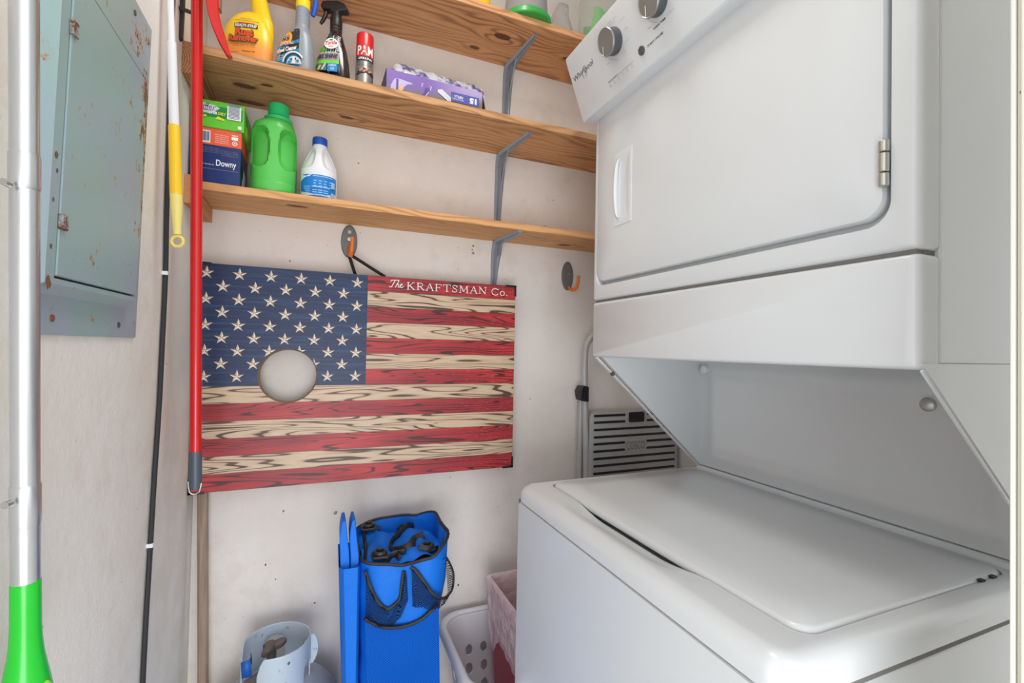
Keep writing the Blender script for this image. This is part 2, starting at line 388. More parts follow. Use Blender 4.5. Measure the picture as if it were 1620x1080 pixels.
# steel shelf brackets
steel = flat('painted_grey_steel', (150, 158, 170), .38, .25)
def bracket(x, z, reach, drop, tipdx, label, lean=0.012):
    root = world_thing('shelf_bracket', (x, WB, z-drop), label, 'bracket', 'grey shelf brackets')
    w_ = .018
    # wall leg (tapers downwards), web rib, shelf arm
    mb = MB(); W = .017
    def leg(pts, t):  # pts: (centre, halfwidth, normal dir)
        L = []; 
        for (c, hw, nrm) in pts:
            c = Vector(c); n_ = Vector(nrm)
            L.append([c+Vector((-hw, 0, 0)), c+Vector((-hw*.55, 0, 0))+n_*t, c+Vector((-hw*.22, 0, 0))+n_*t*.6, c+n_*t*2.6, c+Vector((hw*.22, 0, 0))+n_*t*.6, c+Vector((hw*.55, 0, 0))+n_*t, c+Vector((hw, 0, 0))])
        mb.rings(L, True, True)
    leg([((x-lean, WB-.0005, z-drop), .010, (0, -1, 0)), ((x-lean*.6, WB-.0005, z-drop*.5), .0155, (0, -1, 0)), ((x-lean*.2, WB-.0005, z-.03), .019, (0, -1, 0)),
         ((x, WB-.004, z-.006), .019, (0, -.7, -.7)), ((x+.001, WB-.03, z-.0005), .0185, (0, 0, -1)), ((x+tipdx*.5, WB-reach*.5, z-.0005), .0145, (0, 0, -1)), ((x+tipdx, WB-reach, z-.0005), .008, (0, 0, -1))], .006)
    mb.build('arm', steel, root, smooth=25)
    # diagonal gusset between the two legs
    g = MB(); t = .002
    g.prism([(WB-.004, z-drop*.35), (WB-.004, z-.006), (WB-reach*.35, z-.004)], lambda p, q, h: (x+h, p, q), -t, t)
    g.build('gusset', steel, root)
    for (yy, zz, ax) in ((WB-.005, z-.045, 'y'), (WB-.005, z-drop*.8, 'y')):
        for sx in ((-.012, .012) if zz > z-.06 else (0,)):
            MB().lathe([(.0001, -.0035), (.0032, -.003), (.0036, 0)], (x+sx-lean*.2, yy, zz), 12, ax).build('screw', M['chrome'], root)
bracket(.590, 2.236, .195, .291, .012, 'grey steel bracket holding the upper shelf above the glove box')
bracket(.568, 1.923, .200, .280, .018, 'grey steel bracket between the middle and lower shelves')
bracket(.560, 1.621, .180, .157, .008, 'grey steel bracket under the lower shelf behind the flag board')

# ------------------------------------------------------------------ wall hooks
hookm = flat('hook_grey_metal', (116, 118, 118), .5, .3)
orange = flat('orange_rubber', (232, 118, 34), .5)
def hook(px, py, scale_z, path, label):
    c = onY(px, py, WB-.004); root = world_thing('wall_hook', (c.x, WB, c.z), label, 'hook', 'orange tipped wall hooks')
    mb = MB(); n = 28; hw, hh = .0235, .050*scale_z
    for (k0, k1, d0, d1) in ((1, 1, 0, .006), (1, .86, .006, .009)):
        pass
    rs = [[Vector((c.x+hw*k*math.cos(2*math.pi*i/n), WB-d, c.z+hh*k*math.sin(2*math.pi*i/n))) for i in range(n)] for (k, d) in ((1, 0), (1, .005), (.9, .009), (.3, .0095))]
    mb.rings(rs, True, True); mb.build('plate', hookm, root)
    for dz in (.028, .006):
        MB().lathe([(.0055, -.0105), (.0055, -.0085)], (c.x, WB, c.z+dz*scale_z), 14, 'y').build('screw', M['chrome'], root)
    MB().tube([(c.x+a, WB-b, c.z+d) for a, b, d in path], .0055, 12).build('hook_arm', orange, root)
    return c
h1 = hook(552.5, 382, 1.0, [(.002, .008, -.015), (.002, .02, -.03), (.002, .035, -.048), (.003, .055, -.052), (.004, .068, -.04), (.005, .07, -.02), (.005, .07, -.0)], 'wall hook with orange tip holding the rope of the flag board')
h2 = hook(898, 436.5, 1.05, [(.004, .006, -.040), (.008, .02, -.052), (.012, .035, -.054), (.016, .045, -.045), (.018, .05, -.025), (.018, .052, -.004)], 'empty wall hook with orange tip, beside the dryer')

# ------------------------------------------------------------------ flag board
BX0, BX1, BZ0, BZ1, BY = -.302, .602, .860, 1.461, 1.43
BW, BH = BX1-BX0, BZ1-BZ0
HX, HZ, HR = -.078, 1.165, .0755
def flag_mat():
    n = NT('printed_burnt_wood_flag', .42, spec=.4); x, y, z = n.sep(n.pos())
    t = n.ma('MULTIPLY', n.ma('SUBTRACT', BZ1, z), 13/BH); idx = n.ma('FLOOR', t); fr = n.ma('FRACT', t)
    par = n.ma('MODULO', idx, 2.0)     # 0 red, 1 cream
    off = n.ma('MULTIPLY', idx, 7.31)
    # burnt grain contours
    fld = n.noise(n.comb(n.ma('ADD', n.ma('MULTIPLY', x, 1.3), off), n.ma('MULTIPLY', z, 17), off), 1.0, 2.2, .45, .2)
    k = n.ma('FRACT', n.ma('MULTIPLY', fld, 21))
    d = n.ma('ABSOLUTE', n.ma('SUBTRACT', k, .5))
    wd = n.noise(n.comb(n.ma('MULTIPLY', x, 6), n.ma('MULTIPLY', z, 20), off), 1.0, 2)
    line = n.ma('SUBTRACT', 1.0, n.ss(n.ma('SUBTRACT', d, n.ma('MULTIPLY', n.ss(wd, .45, .75), .12)), .03, .13), clamp=True)
    halo = n.ma('SUBTRACT', 1.0, n.ss(d, .0, .42))
    fib = n.noise(n.comb(n.ma('MULTIPLY', x, 25), n.ma('MULTIPLY', z, 700), off), 1.0, 2)
    burn = n.ss(n.noise(n.comb(n.ma('MULTIPLY', x, 8), n.ma('MULTIPLY', z, 40), n.ma('ADD', off, 5)), 1.0, 3, .55), .68, .74)
    cream = n.mix(halo, srgb((206, 182, 156)), srgb((186, 158, 132)))
    cream = n.mix(n.ma('MULTIPLY', n.ss(fib, .4, .7), .25), cream, srgb((150, 118, 90)))
    red = n.mix(n.ss(n.noise(n.comb(n.ma('MULTIPLY', x, 3), n.ma('MULTIPLY', z, 18), off), 1.0, 2), .35, .65), srgb((188, 56, 60)), srgb((150, 44, 52)))
    red = n.mix(n.ma('MULTIPLY', n.ss(fib, .52, .7), .45), red, srgb((122, 40, 48)))
    fleck = n.ss(n.noise(n.comb(n.ma('MULTIPLY', x, 60), n.ma('MULTIPLY', z, 420), 2.0), 1.0, 2), .62, .7)
    red = n.mix(n.ma('MULTIPLY', fleck, n.ma('MULTIPLY', n.ss(x, .25, .6), .5)), red, srgb((205, 150, 165)))
    c = n.mix(par, red, cream)
    c = n.mix(n.ma('MULTIPLY', line, .88), c, srgb((58, 34, 32)))
    c = n.mix(n.ma('MULTIPLY', burn, .75), c, srgb((62, 46, 42)))
    ed = n.ma('MINIMUM', fr, n.ma('SUBTRACT', 1.0, fr))
    c = n.mix(n.ss(ed, .0, .035, .75, 0), c, srgb((84, 48, 42)))
    # canton
    bl = n.mix(n.ss(n.noise(n.comb(n.ma('MULTIPLY', x, 5), n.ma('MULTIPLY', z, 130), 0.0), 1.0, 3, .6), .45, .75), srgb((33, 48, 82)), srgb((52, 76, 116)))
    bl = n.mix(n.ss(fib, .5, .8, 0, .4), bl, srgb((30, 44, 80)))
    inc = n.ma('MULTIPLY', n.ma('LESS_THAN', x, .1285), n.ma('LESS_THAN', t, 7.0))
    n.col(n.mix(inc, c, bl)); n.bump(n.ma('MULTIPLY', fib, .5), .05, .001); return n.m
fl = world_thing('cornhole_board', (.15, BY+.03, BZ0), 'wooden game board with burnt wood flag print and round hole, hung by a rope', 'game board')
mb = MB(); NS = 96
def rect_hit(a):
    dx, dz = math.cos(a), math.sin(a); t = 1e9
    for lim, dd in ((BX1-HX, dx), (BX0-HX, dx), (BZ1-HZ, dz), (BZ0-HZ, dz)):
        if abs(dd) > 1e-9 and lim/dd > 0: t = min(t, lim/dd)
    return HX+dx*t, HZ+dz*t
angs = sorted([2*math.pi*k/NS for k in range(NS)]+[math.atan2(zc-HZ, xc-HX) % (2*math.pi) for xc in (BX0, BX1) for zc in (BZ0, BZ1)])
def rg(f, y): return [Vector((f(a)[0], y, f(a)[1])) for a in angs]
hc = lambda a: (HX+HR*math.cos(a), HZ+HR*math.sin(a))
mb.rings([rg(rect_hit, BY), rg(hc, BY)], False, False, mi=0)
hc2 = lambda a: (HX+.001+(HR-.004)*math.cos(a), HZ-.0005+(HR-.004)*math.sin(a))
mb.rings([rg(hc, BY), rg(hc2, BY+.014)], False, False, mi=1)
mb.rings([rg(hc2, BY+.014), rg(rect_hit, BY+.014)], False, False, mi=1)
mb.rings([rg(rect_hit, BY+.014), rg(rect_hit, BY)], False, False, mi=2)
ply = flat('plywood_brown', (142, 112, 88), .7)
face = mb.build('printed_face', [flag_mat(), ply, flat('board_edge_dark', (86, 52, 48), .6)], fl, smooth=0)
face['label'] = 'red and cream burnt wood stripes with a blue star field'
mb = MB(); i_ = .004
for b in ((BX0+i_, BX1-i_, BZ0+i_, BZ0+.024), (BX0+i_, BX1-i_, BZ1-.024, BZ1-i_), (BX0+i_, BX0+.024, BZ0+.024, BZ1-.024), (BX1-.024, BX1-i_, BZ0+.024, BZ1-.024)):
    mb.box(b[0], b[1], BY+.014, BY+.062, b[2], b[3])
mb.build('frame', ply, fl)
# black corner protectors
for (cx, cz, sx, sz) in ((BX0, BZ1, 1, -1), (BX1, BZ1, -1, -1), (BX0, BZ0, 1, 1), (BX1, BZ0, -1, 1)):
    mb = MB(); L = .034; t = .0025
    mb.box(min(cx-sx*t, cx+sx*L), max(cx-sx*t, cx+sx*L), BY+.0005, BY+.06, min(cz-sz*t, cz), max(cz-sz*t, cz))
    mb.box(min(cx-sx*t, cx), max(cx-sx*t, cx), BY+.0005, BY+.06, min(cz-sz*t, cz+sz*L), max(cz-sz*t, cz+sz*L))
    for (ga, gb) in ((L, .0035), (.0035, L)): mb.box(min(cx-sx*t, cx+sx*ga), max(cx-sx*t, cx+sx*ga), BY-.002, BY+.0005, min(cz-sz*t, cz+sz*gb), max(cz-sz*t, cz+sz*gb))
    mb.build('corner_guard', M['dark'], fl)
# star field: facetted printed stars
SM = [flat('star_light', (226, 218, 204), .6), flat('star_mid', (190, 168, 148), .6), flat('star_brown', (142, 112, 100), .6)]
mb = MB(); yS = BY-.0004
cu_w = .1285-BX0
for r_ in range(9):
    nn = 6 if r_ % 2 == 0 else 5
    for c_ in range(nn):
        sx = -.277+(c_+(0 if nn == 6 else .5))*.0752; sz = 1.4365-r_*.0342
        if math.hypot(sx-HX, sz-HZ) < HR-.010: continue
        pts = []
        for k in range(10):
            a = R(90+36*k); rr = .0180 if k % 2 == 0 else .0070
            x_, z_ = sx+rr*math.cos(a), sz+rr*math.sin(a)
            d = math.hypot(x_-HX, z_-HZ)
            if d < HR: x_, z_ = HX+(x_-HX)*HR/max(d, 1e-6), HZ+(z_-HZ)*HR/max(d, 1e-6)
            pts.append((x_, yS, z_))
        cxx, czz = sx, sz; d = math.hypot(cxx-HX, czz-HZ)
        if d < HR: cxx, czz = HX+(cxx-HX)*HR/d, HZ+(czz-HZ)*HR/d
        o_ = [(cxx, yS, czz)]+pts
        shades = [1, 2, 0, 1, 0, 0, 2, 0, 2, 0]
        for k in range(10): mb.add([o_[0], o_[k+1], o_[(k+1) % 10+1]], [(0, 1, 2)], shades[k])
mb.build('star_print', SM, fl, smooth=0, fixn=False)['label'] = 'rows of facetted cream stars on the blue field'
# lettering "The KRAFTSMAN Co."
G = {  # serif capitals in a unit box: list of (points, weight); weight 1 = thick, .45 = thin
 'K': (.95, [([(.18, 0), (.18, 1)], 1), ([(.18, .42), (.78, 1)], .45), ([(.34, .56), (.86, 0)], 1), ([(.02, 0), (.36, 0)], .4), ([(.02, 1), (.36, 1)], .4), ([(.62, 1), (.92, 1)], .4), ([(.7, 0), (1.0, 0)], .4)]),
 'R': (.9, [([(.2, 0), (.2, 1)], 1), ([(.2, 1), (.5, 1), (.7, .93), (.78, .77), (.7, .58), (.5, .5), (.2, .5)], .6), ([(.45, .5), (.9, 0)], 1), ([(.04, 0), (.38, 0)], .4), ([(.04, 1), (.3, 1)], .4), ([(.78, 0), (1.02, 0)], .4)]),
 'A': (.95, [([(.12, 0), (.5, 1)], .45), ([(.5, 1), (.88, 0)], 1), ([(.26, .36), (.74, .36)], .45), ([(-.02, 0), (.28, 0)], .4), ([(.72, 0), (1.04, 0)], .4)]),
 'F': (.8, [([(.2, 0), (.2, 1)], 1), ([(.05, 1), (.9, 1)], .45), ([(.2, .52), (.68, .52)], .45), ([(.9, 1), (.9, .78)], .45), ([(.68, .64), (.68, .4)], .4), ([(.04, 0), (.4, 0)], .4)]),
 'T': (.9, [([(.5, 0), (.5, 1)], 1), ([(.04, 1), (.96, 1)], .45), ([(.04, 1), (.04, .76)], .45), ([(.96, 1), (.96, .76)], .45), ([(.32, 0), (.68, 0)], .4)]),
 'S': (.72, [([(.82, .76), (.76, .93), (.5, 1), (.24, .94), (.16, .76), (.3, .58), (.66, .44), (.84, .26), (.74, .07), (.46, 0), (.22, .06), (.12, .24)], .75), ([(.84, .98), (.84, .74)], .4), ([(.1, .28), (.1, .02)], .4)]),
 'M': (1.15, [([(.14, 0), (.18, 1)], .5), ([(.18, 1), (.5, .12)], 1), ([(.5, .12), (.82, 1)], .45), ([(.82, 1), (.86, 0)], 1), ([(0, 0), (.28, 0)], .4), ([(.72, 0), (1, 0)], .4), ([(.04, 1), (.2, 1)], .4), ([(.8, 1), (.97, 1)], .4)]),
 'N': (1.0, [([(.16, 0), (.16, 1)], .45), ([(.14, 1), (.84, 0)], 1), ([(.84, 0), (.84, 1)], .45), ([(.02, 0), (.32, 0)], .4), ([(.0, 1), (.18, 1)], .4), ([(.68, 1), (1.0, 1)], .4)]),
 'C': (.95, [([(.9, .78), (.76, .95), (.52, 1), (.24, .9), (.1, .62), (.1, .38), (.24, .1), (.52, 0), (.76, .05), (.92, .22)], .85), ([(.92, .98), (.92, .74)], .4)]),
 'o': (.72, [([(.5, .66), (.24, .6), (.12, .33), (.24, .06), (.5, 0), (.76, .06), (.88, .33), (.76, .6), (.5, .66)], .8)]),
 '.': (.3, [([(.3, .0), (.3, .12)], 1.3)]), ' ': (.5, [])}
dc = Decal(lambda u, v, h: (u, BY-.0002-h, v))
a0 = onY(643, 461, BY); a1 = onY(805, 471.5, BY)
word = 'KRAFTSMAN Co.'; tot = sum(G[c][0] for c in word)+.10*len(word); ux = a0.x; unit = (a1.x-a0.x)/tot; hz = .0215; z0 = 1.4270
for c in word:
    wd_, st = G[c]
    if c == ' ': dc.build('lettering', fl, 'white serif lettering on the top red stripe'); dc = Decal(lambda u, v, h: (u, BY-.0002-h, v))
    for pts, wt in st: dc.stroke([(ux+p*wd_*unit, z0+q*hz) for p, q in pts], .0024*wt+.0003, M['white'])
    ux += (wd_+.10)*unit
dc.build('lettering', fl, 'white serif lettering on the top red stripe')
dc = Decal(lambda u, v, h: (u, BY-.0002-h, v))
b0 = onY(616, 452, BY).x; b1 = onY(637, 452, BY).x; bw = b1-b0
TH = [[(0, .1), (.06, 0), (.16, .05), (.3, .5), (.42, .98)], [(.08, .72), (.14, .95), (.4, 1), (.72, 1.02)],
      [(.44, 0), (.62, .6), (.72, 1.05)], [(.5, .25), (.62, .48), (.7, .42), (.66, .1), (.72, .02), (.8, .12)], [(.8, .25), (.92, .35), (.98, .5), (.9, .55), (.8, .3), (.84, .04), (.94, .02), (1.06, .2)]]
for st in TH: dc.stroke([(b0+p*bw, z0+.0035+q*hz*1.0) for p, q in st], .0022, M['white'])
dc.build('script_lettering', fl, 'white script word before the serif lettering')
# the rope handle over the hook
rope = NT('black_rope', .7); rope.col(srgb((40, 38, 38))); rx, ry, rz_ = rope.sep(rope.pos())
rope.bump(rope.ma('SINE', rope.ma('MULTIPLY', rope.ma('ADD', rx, rope.ma('MULTIPLY', rz_, 1.6)), 700)), .8, .002)
hk = Vector((h1.x+.004, WB-.045, h1.z-.0475))
pA = onY(562, 434, BY+.03); pB = onY(608, 437, BY+.03)
mb = MB(); mb.tube([pA+Vector((.004, 0, -.03)), pA, hk+Vector((-.004, .004, -.006)), hk+Vector((.0, 0, .0005)), hk+Vector((.006, -.002, -.005)), pB, pB+Vector((.02, 0, -.03))], .0048, 12)
mb.build('rope_handle', rope.m, fl)

# ------------------------------------------------------------------ electric panel on the left wall
ep = world_thing('electric_panel', (WL, .93, 1.25), 'weathered grey metal breaker panel cover with rust on the left wall', 'breaker panel')
XF, XD = WL+.004, WL+.020
def Q(px, py, X): p = onX(px, py, X); return (p.y, p.z)
fbR = Q(214.8, 534.2, XF); ftR = Q(240.6, 47.8, XF)
lean = (ftR[0]-fbR[0])/(ftR[1]-fbR[1]); yL = .70
def PL(y, z): return y+lean*.3*(z-fbR[1])
flg = [(yL, fbR[1]-.001), fbR, ftR, (yL+.01, ftR[1])]
YZ = lambda p, q, h: (WL+h, p, q)
MB().prism(flg, YZ, 0, .004).build('cover', M['panel'], ep, smooth=0, bevel=.0015)
dbl, dbr, dtr, = Q(89, 436, XD), Q(214.5, 467, XD), Q(233, 131, XD)
dtl = (Q(115, 0, XD)[0]+.004, dtr[1]+.004)
def inset(poly, d):
    cx = sum(p[0] for p in poly)/4; cy = sum(p[1] for p in poly)/4
    return [(p[0]+(d if p[0] < cx else -d), p[1]+(d if p[1] < cy else -d)) for p in poly]
door = [dbl, dbr, dtr, dtl]
out1 = [(p[0]+(-.034 if i in (0, 3) else .004), p[1]+(-.022 if i in (0, 1) else .03)) for i, p in enumerate(door)]
out2 = [(p[0]+(-.022 if i in (0, 3) else .0025), p[1]+(-.010 if i in (0, 1) else .018)) for i, p in enumerate(door)]
out3 = [(p[0]+(-.0025 if i in (0, 3) else .0015), p[1]+(-.003 if i in (0, 1) else .003)) for i, p in enumerate(door)]
mb = MB(); mb.rings([[YZ(*p, .003) for p in out1], [YZ(*p, .019) for p in out2], [YZ(*p, .019) for p in out3], [YZ(*p, .012) for p in out3]], False, False)
mb.build('raised_frame', M['panel'], ep, smooth=0, bevel=.002)
dr = MB().prism(door, YZ, .012, .0205).build('door', M['panel'], ep, smooth=0, bevel=.0015)
for (px, py) in ((116, 46), (98.5, 352)):
    y_, z_ = Q(px, py, XD)
    MB().prism([(y_-.008, z_-.009), (y_+.006, z_-.009), (y_+.006, z_+.009), (y_-.008, z_+.009)], YZ, .019, .024).build('hinge', M['rust'], ep, bevel=.001)
for (px, py) in ((81.5, 503), (187, 514), (213, 20)):
    y_, z_ = Q(px, py, XF)
    MB().lathe([(.0045, .0035), (.0045, .0055), (.0001, .0062)], (WL, y_, z_), 16, 'x').build('screw', M['rust_only'] if px < 100 else M['darkgrey'], ep)
for (px, py, r, st_) in ((77, 446, .0065, 1), (94, 432, .004, 0), (101, 432, .004, 0), (81, 390, .003, 1), (90, 245, .004, 1), (91, 270, .0025, 1), (85, 315, .002, 1)):
    # rust blooms: fixed marks on the painted metal
    y_, z_ = Q(px, py, WL+.0195); n_ = 14
    pts = [(y_+r*random.uniform(.5, 1.1)*math.cos(2*math.pi*k/n_), z_+1.4*r*random.uniform(.5, 1.1)*math.sin(2*math.pi*k/n_)) for k in range(n_)]
    MB().add([YZ(a, b, .0196 if py < 440 else .0194) for a, b in pts], [tuple(range(n_))]).build('rust_patch', M['rust_only'], ep, smooth=0, fixn=False)

# ------------------------------------------------------------------ black cable on the left wall
cab = world_thing('cable', (WL, 1.15, .3), 'black cable clipped to the left wall behind the yellow handled pole', 'cable')
pts = []
Xc = WL+.006
for (px, py) in ((275, -60), (272, 60), (268, 200), (264, 330), (262, 432), (257, 540), (252, 640), (244, 760), (238, 862), (231, 980), (226, 1079), (222, 1180)):
    pts.append(onX(px, py, Xc))
def smooth_path(P, k=6):
    out = []
    for i in range(len(P)-1):
        a = P[max(i-1, 0)]; b = P[i]; c = P[i+1]; d = P[min(i+2, len(P)-1)]
        for j in range(k):
            t = j/k; out.append(.5*((2*b)+(-a+c)*t+(2*a-5*b+4*c-d)*t*t+(-a+3*b-3*c+d)*t**3))
    return out+[P[-1]]
MB().tube(smooth_path(pts), .0046, 10).build('cord', flat('cable_black', (38, 40, 42), .55), cab)
for (px, py) in ((262, 432), (238, 862)):
    p = onX(px, py, Xc); MB().box(p.x-.006, p.x+.0052, p.y-.0055, p.y+.0055, p.z-.004, p.z+.004).build('clip', M['white_pl'], cab, bevel=.001)

# ------------------------------------------------------------------ long handles hanging at the left
# green grip mop
pb = onX(41, 1110, -.272); pt = onX(38, -60, -.272)
mop = world_thing('mop', (pb.x, pb.y, pb.z), 'aluminium mop handle with a green grip hanging at the far left', 'mop')
axis = (pt-pb)
def on_axis(py):  # height fraction for an image row
    lo, hi = 0.0, 1.0
    for _ in range(40):
        mid = (lo+hi)/2; p = pb+axis*mid-C0; yy = 540-FPX*p.dot(CU)/p.dot(_f)
        if yy > py: lo = mid
        else: hi = mid
    return pb+axis*lo
al = NT('brushed_aluminium', .25, 1.0); al.col(srgb((214, 216, 220)))
alx = al.noise(al.comb(al.ma('MULTIPLY', al.sep(al.pos())[0], 400), al.ma('MULTIPLY', al.sep(al.pos())[1], 400), 0.0), 1, 2); al.set(al.b.inputs['Roughness'], al.ss(alx, .3, .7, .30, .33))
r0 = .0113
MB().tube([on_axis(920), on_axis(832)], r0*1.0, 32).build('lower_pole', al.m, mop)
MB().tube([on_axis(832), on_axis(826), on_axis(768), on_axis(765)], [r0*1.0, r0*1.05, r0*1.05, r0*.98], 32).build('collar', al.m, mop)
MB().tube([on_axis(765), on_axis(300)], r0*.97, 32).build('middle_pole', al.m, mop)
MB().tube([on_axis(300), on_axis(296), on_axis(246), on_axis(242)], [r0*.97, r0*1.04, r0*1.04, r0*.97], 32).build('collar', al.m, mop)
MB().tube([on_axis(242), on_axis(-60)], r0*.96, 32).build('upper_pole', al.m, mop)
gr = flat('green_grip', (12, 182, 36), .35, coat=.3)
hs = [(918, 1.0), (921, 1.04), (960, 1.05), (990, 1.06), (1015, 1.12), (1035, 1.24), (1055, 1.42), (1075, 1.62), (1095, 1.8), (1108, 1.9)]
MB().tube([on_axis(y) for y, k in hs], [r0*k for y, k in hs], 32).build('grip', gr, mop)
g1 = on_axis(1080)
mb = MB(); yv = on_axis(1092)
n_ = 20
def grip_pt(a, zf, extra): 
    p = on_axis(zf); import bisect
    k = 1.62 if zf <= 1075 else 1.62+(zf-1075)/33*.28
    for i in range(len(hs)-1):
        if hs[i][0] <= zf <= hs[i+1][0]: k = hs[i][1]+(hs[i+1][1]-hs[i][1])*(zf-hs[i][0])/(hs[i+1][0]-hs[i][0])
    return p+Vector((math.cos(a), math.sin(a), 0))*(r0*k+extra)
base_a = math.atan2(-pb.y, -pb.x)     # towards the doorway
mb.grid(lambda u, v: grip_pt(base_a+.25+u*1.2, 1106-v*(28*math.sin(math.pi*min(max(u, 0), 1))+1), .0006), 14, 6)
mb.build('grip_inlay', flat('lime_grip', (150, 220, 50), .4), mop)['label'] = 'lime patch on the green grip'
for (px, py) in ((8, 291), (10, 796)):
    p = onX(px+6, py, -.276); MB().tube([p, p+Vector((-.001, -.007, 0))], .0035, 12).build('spring_button', M['chrome'], mop)

def pole_axis(top, bot, Y):
    a = onY(*top, Y); b = onY(*bot, Y); return a, b
# white pole with yellow grip
wt_, wbm = onY(268, -60, 1.10), onY(281, 384, 1.10)
wp = world_thing('broom', wbm, 'white pole with a yellow grip and hanging ring by the left wall', 'broom')
def WA(py): t = (py+60)/444; return wt_.lerp(wbm, t)
wm = flat('white_pole_paint', (232, 233, 238), .3)
MB().tube([WA(-60), WA(66)], .0059, 24).build('upper_pole', wm, wp)
MB().tube([WA(66), WA(67), WA(199)], [.0060, .0077, .0088], 24).build('pole', wm, wp)
MB().tube([WA(198), WA(200), WA(308)], [.0092, .0100, .0108], 24).build('grip', flat('yellow_grip', (244, 200, 40), .4), wp)
MB().tube([WA(306), WA(325), WA(345), WA(362), WA(371)], [.0108, .0102, .0086, .0072, .0068], 24).build('grip_end', flat('pale_yellow', (236, 220, 130), .45), wp)
c = WA(381.5); rv = Vector((1, -.25, 0)).normalized()
MB().tube([c+.0104*(math.cos(R(a))*rv+math.sin(R(a))*Vector((0, 0, 1))) for a in range(0, 361, 15)], .0031, 10).build('ring', flat('pale_yellow_ring', (238, 220, 110), .45), wp)

# red pole
rt, rb = onY(312.0, -60, 1.20), onY(309.2, 776, 1.20)
rp = world_thing('dustpan_pole', rb, 'red pole with a dark grey end cap and wire loop in front of the shelves', 'pole')
RA = lambda py: rt.lerp(rb, (py+60)/836)
redm = flat('red_gloss', (205, 22, 26), .25, coat=.4)
MB().tube([RA(-60), RA(714)], .0113, 28).build('pole', redm, rp)
MB().tube([RA(714), RA(716), RA(758), RA(768), RA(773)], [.0117, .0121, .0121, .0118, .011], 28).build('end_cap', flat('slate_plastic', (76, 86, 98), .4), rp)
e0 = RA(768); u_ = Vector((1, 0, 0))
MB().tube([e0+Vector(q) for q in ((-.0125, -.006, .012), (-.0115, -.007, 0), (-.009, -.007, -.012), (-.004, -.007, -.016), (.003, -.007, -.016), (.009, -.007, -.012), (.0115, -.007, .0), (.012, -.006, .006))], .0016, 8).build('wire_loop', M['chrome'], rp)
MB().box(e0.x-.006, e0.x+.006, e0.y-.004, e0.y+.004, e0.z-.010, e0.z).build('plug', flat('red_plug', (196, 30, 30), .4), rp)
# red hooked blade
tl = world_thing('hanging_scoop', onY(345, 0, 1.17), 'red curved pointed handle hanging in front of the yellow bottle', 'tool')
Yt = 1.17
Lp = [onY(*q, Yt) for q in ((322, -70), (324, -20), (325, 0), (328, 18), (334, 38), (344, 62), (353, 78), (359, 87), (364, 90))]
Rp_ = [onY(*q, Yt) for q in ((346, -70), (346, -20), (346, 0), (346, 20), (350, 38), (357, 60), (362, 76), (366, 86), (367, 89))]
rs = []
for a, b in zip(Lp, Rp_):
    d = b-a; back = Vector((.0, .02, 0))
    rs.append([a+back*.7, a, a+d*.12+Vector((0, -.003, 0)), a+d*.88+Vector((0, -.003, 0)), b, b+back*.7, a+d*.5+back*.45])
MB().rings(rs).build('blade', redm, tl, smooth=40)
ex = onY(349, -20, Yt+.012)
MB().box(ex.x-.004, ex.x+.002, ex.y-.01, ex.y+.01, onY(349, 12, Yt).z, ex.z+.05).build('backing', flat('scoop_grey', (120, 112, 104), .5), tl)
# black tool hanger on the left wall
th = world_thing('tool_hanger', (WL, 1.2, 1.9), 'black metal tool hanger on the left wall behind the white pole', 'hanger')
a = onY(277, -60, 1.24); b = onY(277, 62, 1.24)
mb = MB(); mb.add([(WL, 1.235, b.z), (WL+.006, 1.235, b.z+.004), (WL+.009, 1.235, a.z), (WL, 1.235, a.z), (WL, 1.247, b.z), (WL+.006, 1.247, b.z+.004), (WL+.009, 1.247, a.z), (WL, 1.247, a.z)],
                [(0, 1, 2, 3), (7, 6, 5, 4), (0, 4, 5, 1), (1, 5, 6, 2), (2, 6, 7, 3), (3, 7, 4, 0)])
mb.build('strip', flat('black_steel', (62, 64, 66), .5, .3), th)
a = onY(279, 11, 1.235); b = onY(303, 20, 1.215)
MB().tube([Vector((WL+.008, 1.24, a.z+.003)), a, b, b+Vector((.01, -.002, -.003))], .0042, 10).build('arm', flat('black_steel_arm', (62, 64, 66), .5, .3), th)
# wooden stick in the corner
sa, sb = onY(321, 770, 1.462), onY(321.5, 1200, 1.45)
sa.z = .8585
st = MB().tube([sb, sa], .0125, 20).build('wooden_stick', wood_plain('old_stick', (168, 146, 130), (140, 118, 102), 'z'))
tag(st, 'weathered wooden stick standing in the corner below the flag board', 'stick')

